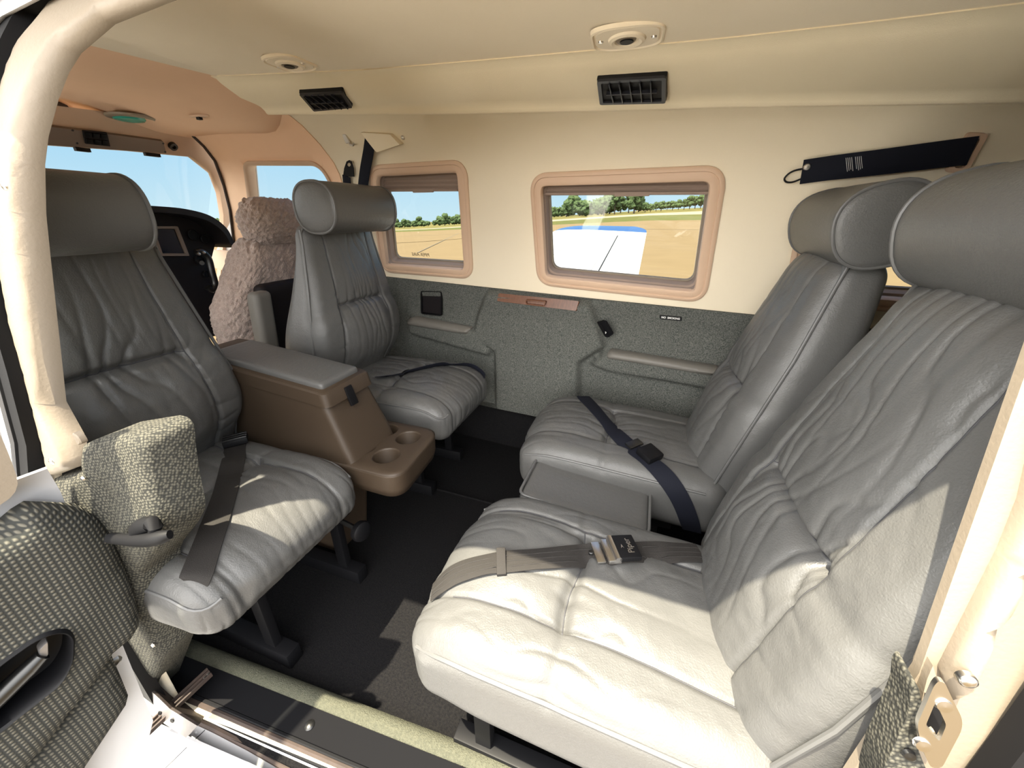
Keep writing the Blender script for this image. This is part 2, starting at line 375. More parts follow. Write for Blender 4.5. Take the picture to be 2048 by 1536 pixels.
# ------------------------------------------------------------------ the cabin shell
def quad_xz(px, off=0.0): return [xz(HF(x, y, off)) for x, y in px]
WX3 = [xz(HF(1612, 385)), (0.86, 1.02), (0.86, 0.74), xz(HF(1570, 602))]
W_OUT = [quad_xz([(738,334),(931,322),(945,555),(766,541)]), quad_xz([(1063,350),(1452,334),(1408,602),(1078,566)]), WX3]
def shrink(q, d): # move each corner of a quad inwards
    P = [np.array(p) for p in q]; c = sum(P)/4; out = []
    for i in range(4):
        a = norm(P[(i+1) % 4]-P[i]); b = norm(P[i-1]-P[i]); out.append(tuple(P[i]+(a+b)*d))
    return out
WR = 0.055
w_outer = [round_poly(q, WR, 10) for q in W_OUT]
w_inner = [round_poly(shrink(q, 0.026), WR*0.75, 10) for q in W_OUT]
w_pane = [round_poly(shrink(q, 0.038), WR*0.65, 10) for q in W_OUT]
w_hole = [round_poly(shrink(q, 0.008), WR*0.95, 10) for q in W_OUT]
def far_pt(p, off=0.0):  # off > 0 stands proud into the cabin
    x, z = p[0], p[1]; return np.array([x, float(YF(x, z))-off, z])
def far_map(off=0.0): return lambda V: np.column_stack([V[:,0], YF(V[:,0], V[:,1])-off, V[:,1]])
# upper wall, cream
front = [(HF(x, y)[0], HF(x, y)[2]) for x, y in [(681,356),(668,325),(640,288),(604,250),(580,231)]]
out = [(-1.19, 0.70), front[0]] + front[1:] + [(-1.36, 1.36), (1.15, 1.30), (1.15, 0.62)]
# the upper edge of the grey side panel
PT = [xz(HF(x, y, 0.006)) for x, y in [(760,552),(975,575),(1190,598),(1530,632)]]; PTX = [p[0] for p in PT]; PTZ = [p[1] for p in PT]
V, F_ = sheet(out, w_hole, 0.03, far_map(), thick=0.012, tdir=(0,1,0)); struct(mk('wall_right', V, F_, M['cream'], ang=60))
# outer skin
V, F_ = sheet([(-2.35,-0.35),(-2.35,0.80),(-2.1,0.95),(-1.97,1.1),(-1.85,1.3),(1.15,1.36),(1.15,-0.35)], [round_poly(shrink(q, 0.03), 0.05) for q in W_OUT] + [round_poly([(-1.92,0.86),(-1.70,1.21),(-1.26,1.19),(-1.20,0.95),(-1.24,0.80),(-1.84,0.79)], 0.03)], 0.06,
              lambda P: np.column_stack([P[:,0], YF(P[:,0], P[:,1])+0.075, P[:,1]]), thick=0.004, tdir=(0,1,0)); struct(mk('wall_outer_skin', V, F_, M['paint'], ang=60))
def near_ring(path, prof, name, mt, parent):
    P3 = []; N3 = []; m = len(path)
    area = sum(path[i][0]*path[(i+1) % m][1]-path[(i+1) % m][0]*path[i][1] for i in range(m)); sg = 1 if area < 0 else -1
    for i in range(m):
        a, b = np.array(path[i-1]), np.array(path[(i+1) % m]); t = norm(b-a); n2 = np.array([-t[1], t[0]])*sg
        q = np.array(path[i]); e = 1e-3; P = far_pt(q); dn = norm(far_pt(q+n2*e)-P)
        nx = norm(np.array([TPR, 1.0, 0.268 if q[1] > 0.62 else 0])); P3.append(P); N3.append((dn, -nx))
    V, F_ = sweep(P3, N3, prof); return mk(name, V, F_, mt, parent, ang=50)
for i, (lab, sh) in enumerate([('', 0.052), ('', 0.036), ('', 0.04)]):
    c = far_pt(np.mean(np.array(W_OUT[i]), axis=0)); root = bpy.data.objects.new('window_%d' % (i+1), None); C.objects.link(root); root.location = c; struct(root)
    near_ring(w_outer[i], [(0.006,0.0),(0.006,0.005),(0.0,0.010),(-0.006,0.010),(-0.008,0.007),(-0.022,0.012),(-0.030,0.010),(-0.033,0.003),(-0.033,-0.008),(-0.002,-0.008)], 'window_frame', M['tan'], root)
    # lining of the opening, from the ring out to the pane
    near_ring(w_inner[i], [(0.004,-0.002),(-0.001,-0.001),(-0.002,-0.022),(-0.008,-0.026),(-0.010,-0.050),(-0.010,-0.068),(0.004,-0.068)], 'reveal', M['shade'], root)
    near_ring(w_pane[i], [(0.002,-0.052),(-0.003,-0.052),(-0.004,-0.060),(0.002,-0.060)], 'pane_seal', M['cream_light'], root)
    V, F_ = sheet(w_pane[i], [], 0.08, far_map(-0.060), thick=0.003, tdir=(0,1,0)); mk('pane', V, F_, M['glass'], root)
    q = shrink(W_OUT[i], 0.024); tl, tr = np.array(q[0]), np.array(q[1]); m_ = MB(); n = 5
    if i < 2:
        px = [(752,340),(916,336),(916,380),(762,381)] if i == 0 else [(1085,352),(1432,346),(1432,386),(1088,388)]
        Q = [HF(a, b, -0.028) for a, b in px]
        for s in (0,):
            V = []; F_ = []
            for r in range(2*n+1):
                t = r/(2*n); dy = 0.006*(r % 2)
                for u in np.linspace(0, 1, 12):
                    top = Q[0]*(1-u)+Q[1]*u; bot = Q[3]*(1-u)+Q[2]*u; p = top*(1-t)+bot*t; p[1] += dy; V.append(p)
            for r in range(2*n):
                for u in range(11): F_.append([r*12+u, r*12+u+1, (r+1)*12+u+1, (r+1)*12+u])
            nn = len(V); V2 = [np.array(v)+np.array([0,0.004,0]) for v in V]; V += V2; F_ += [[a+nn for a in f][::-1] for f in F_]
            sh_ = mk('pleated_shade', V, F_, M['shade'], root, ang=20)
        bar = MB(); a, b = Q[3], Q[2]; bar.add(*tube([a, b], 0.0045, 8)); c2 = a*0.55+b*0.45; d2 = a*0.35+b*0.65 if i else a*0.3+b*0.7
        bar.add(*box((c2+d2)/2-np.array([0,0.004,0.002]), (np.linalg.norm(d2-c2)/2, 0.004, 0.006), bev=0.002)); bar.build('pull_bar', M['shade'], sh_)
# lower side panel in grey tweed: centre cabinet, arm ledges, recesses
def P2(px): return [xz(HF(x, y)) for x, y in px]
cab = P2([(978,574),(1187,596),(1202,640),(1216,690),(1166,722),(1160,930),(996,900),(992,700),(947,668),(960,620)])
ledL = P2([(826,628),(952,652),(990,694),(985,708),(828,664)])
ledR = P2([(1214,694),(1436,728),(1430,765),(1420,772),(1214,736),(1180,722)])
zb = 0.19
pan = [(-1.55, zb), (-1.55, PTZ[0]+0.02)] + [(x, z) for x, z in zip(PTX, PTZ)] + [(1.1, PTZ[-1]-0.035), (1.1, zb)]
def pan_off(V):
    o = 0.012+0.042*ss(-0.004, 0.022, sd_poly(V, cab)); o = np.maximum(o, 0.012+0.045*ss(-0.003, 0.012, sd_poly(V, ledL))); o = np.maximum(o, 0.012+0.045*ss(-0.003, 0.012, sd_poly(V, ledR)))
    top = np.interp(V[:,0], PTX, PTZ); o = o - 0.030*ss(0.03, 0.0, top-V[:,1])*(o > 0.02); return np.maximum(o, 0.008)
extra = [tuple(p) for q in (cab, ledL, ledR) for p in smooth_poly(q, 10)]
V, F_ = sheet(pan, [], 0.011, lambda P: np.column_stack([P[:,0], YF(P[:,0], P[:,1])-pan_off(P), P[:,1]]), thick=0.02, tdir=(0,1,0))
struct(mk('wall_right_lower_panel', V, F_, M['grey_cloth'], ang=75))
V, F_ = sheet([(-2.2, -0.01), (-2.2, zb), (-1.55, zb), (1.1, zb), (1.1, -0.01)], [], 0.05, lambda P: np.column_stack([P[:,0], YF(P[:,0], P[:,1])-0.03*(1-P[:,1]/zb)+0.002, P[:,1]]), thick=0.02, tdir=(0,1,0))
struct(mk('baseboard_right', V, F_, M['carpet']))
# floor, with the carpet edge roll by the door
V, F_ = sheet([(-2.6, 0.12), (1.15, 0.30), (1.15, 1.5), (-2.6, 1.62)], [], 0.15, lambda P: np.column_stack([P[:,0], P[:,1], 0*P[:,0]]), thick=-0.03, tdir=(0,0,1)); struct(mk('floor', V, F_, M['carpet']))
st = MB(); a = AZ(857, 974, 0.002); b = AZ(995, 1010, 0.002); st.add(*tube([a+(a-b)*0.2, b+(b-a)*1.0], 0.004, 8)); struct(st.build('trim_1', M['carpet']))
# ceiling (cabin)
def fold_y(x): return np.interp(x, FX, FY)
FPTS = [onp(x, y, (0.055,0,1), 1.265) for x, y in [(262,158),(450,154),(743,142),(987,122),(1182,105),(1450,81),(1750,48),(2048,12)]]
FX = [p[0] for p in FPTS]; FY = [p[1] for p in FPTS]
LP = [AY(x, y, 1.10) for x, y in [(330,212),(450,215),(700,213),(938,210),(1200,202),(1450,193),(1750,189),(2048,184)]]
LB = [AY(x, y, 1.115) for x, y in [(345,222),(450,229),(700,228),(938,227),(1200,221),(1450,214),(1750,210),(2048,205)]]
LX = [p[0] for p in LP]; LZ = [p[2] for p in LP]; BX = [p[0] for p in LB]; BZ = [p[2] for p in LB]
def port_top(x): return YN(x, ZC(x)-0.01)
XF = -1.20
def ceil_z(P):
    d = P[:,1]-port_top(P[:,0]); return ZC(P[:,0]) - 0.03*np.clip(1-d/0.10, 0, 1)**2
c_out = [(XF, float(port_top(XF))), (1.15, float(port_top(1.15))), (1.15, float(fold_y(1.15))+0.02), (XF, float(fold_y(XF))+0.02)]
V, F_ = sheet(c_out, [], 0.04, lambda P: np.column_stack([P[:,0], P[:,1], ceil_z(P)]), thick=0.02, tdir=(0,0,1)); struct(mk('ceiling', V, F_, M['headliner'], ang=80))
V, F_ = sheet([(-2.3, 0.2), (1.15, 0.3), (1.15, 1.45), (-2.3, 1.5)], [], 0.1, lambda P: np.column_stack([P[:,0], P[:,1], ZC(P[:,0])+0.05+0*P[:,0]]), thick=0.01, tdir=(0,0,1)); struct(mk('roof_skin', V, F_, M['paint']))
# overhead duct
def duct_sec(x):
    fy = float(fold_y(x)); z0 = float(ZC(x)); zl = float(np.interp(x, LX, LZ)); zb_ = float(np.interp(x, BX, BZ))
    return [(fy-0.015, z0-0.002), (fy, z0-0.004), (fy+0.012, z0-0.012), (fy+0.03, z0-0.02-0.0*zl), ((fy+1.10)/2, (z0+zl)/2-0.012), (1.085, zl+0.004), (1.10, zl), (1.112, zl-0.008), (1.116, zb_+0.002), (1.122, zb_), (1.132, zb_+0.004), (1.14, zb_+0.05), (1.40, z0+0.02), (fy, z0+0.03)]
V = []; F_ = []; xs = np.linspace(-1.22, 1.15, 50); k = len(duct_sec(0))
for x in xs:
    for y, z in duct_sec(x): V.append((x, y, z))
for i in range(len(xs)-1):
    for q in range(k): F_.append([i*k+q, i*k+(q+1) % k, (i+1)*k+(q+1) % k, (i+1)*k+q])
F_ += [list(range(k)), list(range((len(xs)-1)*k, len(xs)*k))[::-1]]
struct(mk('ceiling_duct', V, F_, M['duct'], ang=50))
def duct_face(p):
    x, y, z = p; fy = float(fold_y(x)); z0 = float(ZC(x))-0.02; zl = float(np.interp(x, LX, LZ)); t = (y-fy-0.03)/(1.10-fy-0.03); return z-(z0+(zl-z0)*t)
# port wall with the door opening and the window ahead of it
def near_map(off=0.0): return lambda V: np.column_stack([V[:,0], YN(V[:,0], V[:,1])+off, V[:,1]])
in_px = [(369,0),(239,51),(171,109),(147,147),(126,200),(106,274),(99,330),(101,430),(109,510),(140,800),(165,885)]
IN = [xz(HN(x, y, 0.012)) for x, y in in_px]
OUT_ = [xz(HN(x, y, 0.0)) for x, y in [(140,0),(99,51),(68,85),(44,137),(27,200),(19,290),(17,400),(20,500),(45,640),(70,730),(105,870)]]
door_top = 1.225
r_in = [(0.05, door_top-0.012), (0.17, door_top-0.05), (0.235, door_top-0.13), (0.262, 1.0)] + [xz(HN(x, y)) for x, y in [(2046,839),(2015,985),(1976,1085),(1862,1315)]]
open_in = [(-0.757, 0.61)] + IN[::-1] + [(-0.40, door_top), (-0.1, door_top)] + r_in
open_out = [(-0.835, 0.02)] + [(-0.835, 0.6)] + [tuple(p) for p in OUT_[::-1]] + [(-0.62, 1.265), (-0.4, 1.272), (0.08, 1.255), (0.24, 1.21), (0.31, 1.12), (0.335, 0.95)] + [(0.335, 0.7), (0.335, 0.02)]
pw = [(-1.42, 0.745), (-1.42, 1.10), (-0.875, 1.10), (-0.862, 0.745)]
pwin = round_poly(pw, 0.05); pwin2 = round_poly([(-1.46, 0.69), (-1.46, 1.14), (-0.87, 1.14), (-0.862, 0.69)], 0.05)
V, F_ = sheet([(-2.3,-0.0),(-2.3,0.8),(-1.95,1.33),(1.15,1.23),(1.15,-0.0)], [open_out, pwin, [(-2.1,0.82),(-2.1,1.12),(-1.58,1.12),(-1.58,0.82)]], 0.05, near_map(0.0), thick=0.008, tdir=(0,1,0)); struct(mk('wall_left', V, F_, M['cream'], ang=80))
V, F_ = sheet([(-2.3,-0.30),(-2.3,0.8),(-1.95,1.33),(1.15,1.26),(1.15,-0.30)], [[(-0.857,0.0)]+[(x-0.022, z) for x, z in open_out[1:12]]+[(-0.62,1.29),(0.1,1.275),(0.28,1.23),(0.36,1.13),(0.385,0.95),(0.385,0.7),(0.385,0.0)], pwin2, [(-2.1,0.82),(-2.1,1.12),(-1.58,1.12),(-1.58,0.82)]], 0.05, near_map(-0.030), thick=-0.004, tdir=(0,1,0)); struct(mk('wall_left_outer_skin', V, F_, M['paint'], ang=80))
# cream trim round the opening: left post and header as one arch, right post
arch_in = IN[::-1]; arch_out = OUT_[::-1]
L_in = [xz(HN(178,925,0.004)), xz(HN(172,905,0.004))] + [xz(HN(165,868,0.006))] + [xz(HN(x, y, 0.012)) for x, y in in_px[::-1][1:]] + [(-0.40, door_top), (-0.1, door_top), (0.05, door_top-0.012), (0.17, door_top-0.05), (0.235, door_top-0.13), (0.268, 1.0)] + [xz(HN(x, y, 0.010)) for x, y in [(2052,839),(2020,985),(1981,1085),(1866,1315)]]
L_out = [xz(HN(1926,1378,0.0)), xz(HN(1988,1244,0.0)), xz(HN(2048,1128,0.0)), (0.305, 0.95), (0.285, 1.12), (0.215, 1.20), (0.08, 1.245), (-0.4, 1.262), (-0.62, 1.255)] + OUT_ + [xz(HN(121,947))]
arch = L_in + [xz(HN(1896,1391,0.0))] + L_out
tr_ = []
def trim_map(off):
    A = np.array(arch)
    def f(P):
        d = sd_poly(P, arch); h = 0.016*np.sqrt(np.clip(d/0.018, 0, 1)*(2-np.clip(d/0.018, 0, 1)))
        return np.column_stack([P[:,0], YN(P[:,0], P[:,1])-0.004-h, P[:,1]])
    return f
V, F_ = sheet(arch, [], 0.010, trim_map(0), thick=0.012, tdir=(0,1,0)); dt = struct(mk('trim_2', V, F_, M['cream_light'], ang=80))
def screw(px, py, r=0.009, parent=None, off=-0.02, name='screw', surf=HN, n=(0,-1,0)):
    p = surf(px, py); c = np.array(p)+np.array(n)*(-off if surf is HN else off); V, F_ = lathe([(0,0.004),(r*0.5,0.0036),(r*0.9,0.002),(r,0.0),(r,-0.004)], c, n, 20)
    o = mk(name, V, F_, M['steel'], parent); s = MB(); s.add(*box(c+np.array(n)*0.0042, (r*0.7, r*0.12, 0.0006), frame(n))); s.add(*box(c+np.array(n)*0.0042, (r*0.12, r*0.7, 0.0006), frame(n))); 
    s.build('screw_slot', M['black'], o if parent is None else parent) if False else None
    return o
for x, y in [(53,374),(139,909),(1905,1316)]: screw(x, y, 0.0062, dt, off=-0.018)
V, F_ = sheet([(-1.44, 1.03), (-1.44, 1.12), (-0.85, 1.12), (-0.85, 1.03)], [], 0.05, near_map(0.03), thick=0.006, tdir=(0,1,0)); struct(mk('window_6', V, F_, M['shade']))  # unseen shade panel over the port window's top, placed to trim its sunlight
# black rubber door seal and outer frame
sealpath = [(x, z) for x, z in open_out]
def strip(pathc, half, off, th, name, mt, parent=None, closed=False):
    m = len(pathc); V = []; F_ = []
    for i in range(m):
        a = np.array(pathc[max(i-1, 0)]); b = np.array(pathc[min(i+1, m-1)]); t = norm(b-a); n2 = np.array([-t[1], t[0]])
        for s, o in ((-1, off), (-0.9, off-th), (-0.15, off-th), (0, off-th*0.6), (0.15, off-th), (0.9, off-th), (1, off)):
            q = np.array(pathc[i])+n2*half*s; V.append((q[0], float(YN(q[0], q[1]))+o, q[1]))
    k = 7
    for i in range(m-1):
        for q in range(k-1): F_.append([i*k+q, i*k+q+1, (i+1)*k+q+1, (i+1)*k+q])
        F_.append([i*k+k-1, i*k, (i+1)*k, (i+1)*k+k-1])
    F_ += [list(range(k)), list(range((m-1)*k, m*k))[::-1]]; return mk(name, V, F_, mt, parent, ang=35)
seal_p = [(-0.853, 0.03), (-0.853, 0.6)] + [(x-0.017, z) for x, z in OUT_[::-1][:9]] + [(-0.83, 1.24), (-0.74, 1.275), (-0.4, 1.292), (0.08, 1.275), (0.26, 1.225), (0.335, 1.12), (0.347, 0.95), (0.35, 0.7), (0.333, 0.45), (0.325, 0.1)]
struct(strip(seal_p, 0.024, -0.010, 0.02, 'trim_3', M['rubber']))
struct(strip([(x-(0.032 if x < 0 else -0.034), z+(0.02 if z > 1.2 else 0)) for x, z in seal_p], 0.012, -0.03, 0.02, 'trim_4', M['paint']))
# aft bulkhead
V, F_ = box((1.12, 0.9, 0.6), (0.02, 0.62, 0.72)); struct(mk('wall_aft', V, F_, M['cream'], smooth=False))
# ---- cockpit shell in tan
def WS(p): return p[0]+1.95+0.75*(1.22-p[2])          # windscreen plane
def hws(x, y): return hit(x, y, WS, 0.5, 6)
cw = [xz(HF(x, y)) for x, y in [(490,326),(640,326),(678,395),(672,560),(520,560)]]
ckwin = round_poly(cw, [0.04,0.05,0.05,0.04,0.04])
seamc = [xz(HF(x, y)) for x, y in [(374,248),(384,268),(408,292),(430,322),(448,372),(460,420),(467,480),(470,560),(470,640)]]
tf = [(-1.20, 0.66), (-1.19, 1.125)] + [tuple(p) for p in front[1:]] + [(-1.40, 1.335), (-1.75, 1.36)] + seamc + [(seamc[-1][0], 0.5), (-1.2, 0.5)]
tf2 = [p for p in tf]
V, F_ = sheet(tf2, [ckwin], 0.03, far_map(0.004), thick=0.02, tdir=(0,1,0)); struct(mk('wall_cockpit', V, F_, M['tan_liner'], ang=70))
root = bpy.data.objects.new('window_4', None); C.objects.link(root); root.location = far_pt(np.mean(np.array(cw), axis=0)); struct(root)
near_ring(ckwin[::1], [(0.010,0.0),(0.008,0.010),(-0.004,0.010),(-0.010,0.004),(-0.012,-0.03),(0.0,-0.03)], 'window_frame', M['tan'], root)
V, F_ = sheet(ckwin, [], 0.1, far_map(-0.04), thick=0.003, tdir=(0,1,0)); mk('pane', V, F_, M['glass'], root)
# windscreen frame: header and starboard post on the screen plane
def yz(p): return (float(p[1]), float(p[2]))
def ws_map(V): return np.column_stack([-1.95-0.75*(1.22-V[:,1]), V[:,0], V[:,1]])
wh = [yz(hws(x, y)) for x, y in [(60,286),(103,290),(260,301),(385,313),(425,345),(440,385),(447,430),(447,480),(440,560)]]
wo = [yz(hws(x, y)) for x, y in [(60,205),(200,222),(330,240),(388,256),(412,290),(438,330),(455,380),(468,440),(474,500),(474,640)]]
V, F_ = sheet(wo + [yz(hws(440,640))] + wh[::-1], [], 0.04, ws_map, thick=0.03, tdir=(-1,0,0)); struct(mk('trim_5', V, F_, M['tan'], ang=60))
m_ = MB(); m_.add(*tube([HF(x, y, 0.008) for x, y in [(378,252),(386,272),(408,293),(430,322),(448,372),(460,420),(467,480),(470,560)]], 0.006, 8)); struct(m_.build('trim_6', M['brown']))
# tan overhead liner between cabin ceiling and windscreen
def ck_z(x, y): return ZC(x) + 0.004 - 0.035*ss(-1.22, -1.45, x) - 0.05*ss(0.95, 1.25, y)*ss(-1.2,-1.4,x) - 0.012*ss(-1.65, -1.95, x)
V, F_ = sheet([(-1.99, 0.33), (-1.19, 0.45), (-1.19, 1.36), (-1.99, 1.46)], [], 0.05, lambda P: np.column_stack([P[:,0], P[:,1], ck_z(P[:,0], P[:,1])]), thick=0.02, tdir=(0,0,1)); struct(mk('ceiling_cockpit', V, F_, M['tan_liner'], ang=80))
# windscreen pane
V, F_ = sheet([(0.3, 0.80), (0.3, 1.24), (1.46, 1.24), (1.50, 0.8)], [], 0.2, lambda P: ws_map(P)-np.array([0.02,0,0]), thick=0.004, tdir=(-1,0,0))
rw = struct(mk('window_5', V, F_, M['glass']))

# ------------------------------------------------------------------ leather seats
def mkl(name, V, Fc, mt, parent, **k):                 # vertices already in the parent's own axes
    return mk(name, np.array(V)+np.array(worldloc(parent)), Fc, mt, parent, **k)
def gather(s, d, k, seed, lam):
    """folds running away from a seam: s along it, d distance from it"""
    w = s*k + 2.2*vn(s*9+seed, d*5+seed*3) + 1.0*vn(s*25+seed*7, d*12)
    f = np.abs(np.sin(w*math.pi)); amp = (0.35+0.65*vn(s*14+seed*5, seed+0*d))
    return -(1-f)**2.2*amp*np.exp(-(d/lam)**1.3)
def cushion_disp(u, v, L, W, seed, across, bord, big):
    """u forward distance from the middle, v lateral; metres"""
    bl, br = -W/2*bord, W/2*bord
    h = 0.010*(1-(2*v/W)**2)*(1-0.4*(2*u/L)**2)
    sideseam = np.minimum(np.abs(v-bl-0.012*np.sin(u*9+seed)), np.abs(v-br-0.012*np.sin(u*8+1+seed)))
    inside = ss(0.0, 0.01, v-bl)*ss(0.0, 0.01, br-v)
    h -= 0.0055*np.exp(-(sideseam/0.0045)**2)
    h += 0.007*inside*(1-np.exp(-(sideseam/0.03)**2))
    du = u-across-0.25*(v**2)+0.006*np.sin(v*30+seed); h -= 0.013*np.exp(-(du/0.010)**2)*(0.25+0.75*inside) + 0.008*np.exp(-(du/0.05)**2)*inside
    h += big*0.0045*inside*gather(v, np.abs(du), 20, seed, 0.12)
    h += big*0.0025*(1-inside)*gather(v, np.abs(du), 18, seed+3, 0.09)
    h += 0.0025*gather(v, np.abs(u-L/2), 30, seed+9, 0.09)
    h += 0.0022*(vn(u*22+seed, v*22)-0.5) + 0.0009*(vn(u*70, v*60+seed)-0.5)
    return h
def seam_tubes(pt, lines, name, par):
    mb = MB()
    for L in lines: mb.add(*tube([pt(p) for p in L], 0.0013, 6))
    return mb.buildl(name, M['seam'], par)
def make_cushion(root, name, L, W, T, zc, slope, seed, across, bord=0.60, big=1.0, n=(120, 96, 22), r=0.052, taper=0.0, lx0=0.0, ly=0.0):
    H = np.array((L/2, W/2, T/2)); V, N, Fc = rbox(H, r, n)
    def shape(V, N):
        V = V.copy(); u, v = V[:,0], V[:,1]
        ue = u + np.where(N[:,0] > 0, np.maximum(0, T/2-r-V[:,2])*0.8, 0)
        d = cushion_disp(ue, v, L, W, seed, across, bord, big)*np.clip(N[:,2]*1.6+N[:,0].clip(0)*0.9, 0, 1)*ss(-0.9, 0.1, V[:,2]/H[2]+N[:,2])
        d = d + 0.003*gather(v, np.maximum(0, V[:,2]+0.02)*1.0, 34, seed+20, 0.05)*np.clip(N[:,0], 0, 1)
        V = V+N*d[:,None]; f = (V[:,0]/L+0.5); V[:,1] *= 1-taper*f*f; V[:,1] *= 1 - 0.05*ss(0.75, 1.0, f)
        V[:,2] = V[:,2]*(1-0.12*ss(0.7, 1.0, f)) + zc + slope*V[:,0] - 0.02*ss(0.25, 0.5, V[:,0]/L)**2
        V[:,0] += lx0; V[:,1] += ly; return V
    o = mkl(name, shape(V, N), Fc, M['leather'], root, ang=180)
    def P1(inn, d): inn = np.array(inn, float); d = norm(d); return shape((inn+d*r)[None], d[None])[0]
    a, b, c = H-r; P = []
    for x in np.linspace(-a+0.01, a, 40): P.append(P1((x, -b, c), (0, -0.86, 0.5)))
    for k in np.linspace(0, 1, 9)[1:-1]: P.append(P1((a, -b, c), (0.86*math.sin(k*math.pi/2), -0.86*math.cos(k*math.pi/2), 0.5-0.25*math.sin(k*math.pi))))
    Q = [P1((x, b, c), (0, 0.86, 0.5)) for x in np.linspace(-a+0.01, a, 40)]+[P1((a, b, c), (0.5, 0.7, 0.4))]
    pp = MB(); pp.add(*tube(relax0(P), 0.0036, 8)); pp.buildl('piping', M['piping'], o); pp = MB(); pp.add(*tube(relax0(Q), 0.0036, 8)); pp.buildl('piping', M['piping'], o)
    def top(q): return shape(np.array([[q[0], q[1], H[2]]]), np.array([[0,0,1.]]))[0]+np.array([0,0,0.0010])
    hb = W/2*bord; LN = [[(x, -hb+0.012*math.sin(x*9+seed)) for x in np.linspace(-a*0.96, a, 50)], [(x, hb+0.012*math.sin(x*8+1+seed)) for x in np.linspace(-a*0.96, a, 50)], [(across+0.25*v*v-0.006*math.sin(v*30+seed), v) for v in np.linspace(-hb*0.98, hb*0.98, 40)]]
    seam_tubes(top, LN, 'seam', o); return o
def relax0(P, k=2):
    P = [np.array(p) for p in P]
    for _ in range(k): P = [P[0]]+[(P[i-1]+2*P[i]+P[i+1])/4 for i in range(1, len(P)-1)]+[P[-1]]
    return P
def back_disp(a, v, H, W, seed, mid, bord, big):
    """a height from the middle, v lateral"""
    hw = W/2*bord*(1-0.10*np.sin((a/H+0.5)*math.pi)+0.02)
    sd = np.abs(np.abs(v)-hw); inside = ss(0, 0.012, hw-np.abs(v))
    h = 0.012*(1-(2*v/W)**2)
    h -= 0.0065*np.exp(-(sd/0.0045)**2); h += 0.009*inside*(1-np.exp(-(sd/0.035)**2))
    dm = a-mid+0.35*v*v; h -= inside*(0.013*np.exp(-(dm/0.009)**2)+0.010*np.exp(-(dm/0.05)**2)) + 0.004*(1-inside)*np.exp(-(dm/0.02)**2)
    h += big*0.0050*inside*gather(v, np.abs(dm), 22, seed, 0.11)
    h += big*0.0050*inside*gather(v, np.abs(a-H/2+0.02), 18, seed+5, 0.16)
    h += big*0.0018*(1-inside)*gather(a, np.abs(np.abs(v)-hw), 16, seed+8, 0.04)
    h += 0.0022*(vn(a*22+seed, v*22)-0.5) + 0.0009*(vn(a*70, v*60+seed)-0.5)
    return h
def interp(x, pts): return np.interp(x, [p[0] for p in pts], [p[1] for p in pts])
def sinterp(x, pts):
    P = smooth_poly([(a, b) for a, b in pts], 10, closed=False); P = sorted([(float(p[0]), float(p[1])) for p in P]); return np.interp(x, [p[0] for p in P], [p[1] for p in P])
def make_back(root, z0, z1, face, rear, half, seed, mid=0.0, ly=0.0, bord=0.60, big=1.0, n=(120, 96, 18), r=0.045):
    Hh = z1-z0; W = 2*max(h for _, h in half); T = 0.12; H = (Hh/2, W/2, T/2); V, N, Fc = rbox(H, r, n)
    d = back_disp(V[:,0], V[:,1], Hh, W, seed, mid, bord, big)*np.clip(N[:,2]*1.4, 0, 1); V = V+N*d[:,None]
    z = z0+V[:,0]+Hh/2; t = V[:,2]/T+0.5; fx = sinterp(z, face); rx = sinterp(z, rear)
    x = rx+(fx-rx)*t; y = V[:,1]*sinterp(z, half)/(W/2)
    # the face wraps round at its sides
    x = x - 0.018*np.clip(t, 0, 1)*(np.abs(V[:,1])/(W/2))**4
    o = mkl('backrest', np.column_stack([x, y+ly, z]), Fc, M['leather'], root, ang=180)
    P = []
    tt = 1.0-0.30*r/T*1.0
    for q in smooth_poly(round_poly([(-Hh/2+0.0, -W/2), (Hh/2, -W/2), (Hh/2, W/2), (-Hh/2, W/2)], [0.05, 0.055, 0.055, 0.05], 8), 3):
        a, b = q; a = max(-Hh/2+r*0.10, min(Hh/2-r*0.10, a)); b = max(-W/2+r*0.08, min(W/2-r*0.08, b)); zz = z0+a+Hh/2; f_ = float(sinterp(zz, face)); g_ = float(sinterp(zz, rear)); xx = g_+(f_-g_)*tt-0.018*tt*(abs(b)/(W/2))**4
        P.append((xx, b*float(sinterp(zz, half))/(W/2)+ly, zz))
    pp = MB(); pp.add(*tube(P, 0.0038, 8, closed=True)); pp.buildl('piping', M['piping'], o)
    def face_pt(q):
        a, v = q; dd = float(back_disp(np.array([a]), np.array([v]), Hh, W, seed, mid, bord, big)[0]); zz = z0+a+Hh/2; t = 1+(dd+0.0010)/T; f_ = float(sinterp(zz, face)); g_ = float(sinterp(zz, rear))
        return (g_+(f_-g_)*t-0.018*(abs(v)/(W/2))**4, v*float(sinterp(zz, half))/(W/2)+ly, zz)
    hwf = lambda a: W/2*bord*(1-0.10*math.sin((a/Hh+0.5)*math.pi)+0.02); aa = np.linspace(-Hh/2+r, Hh/2-r*0.9, 60); vm_ = hwf(mid)
    seam_tubes(face_pt, [[(a, -hwf(a)) for a in aa], [(a, hwf(a)) for a in aa], [(mid-0.35*v*v, v) for v in np.linspace(-vm_, vm_, 40)]], 'seam', o); return o
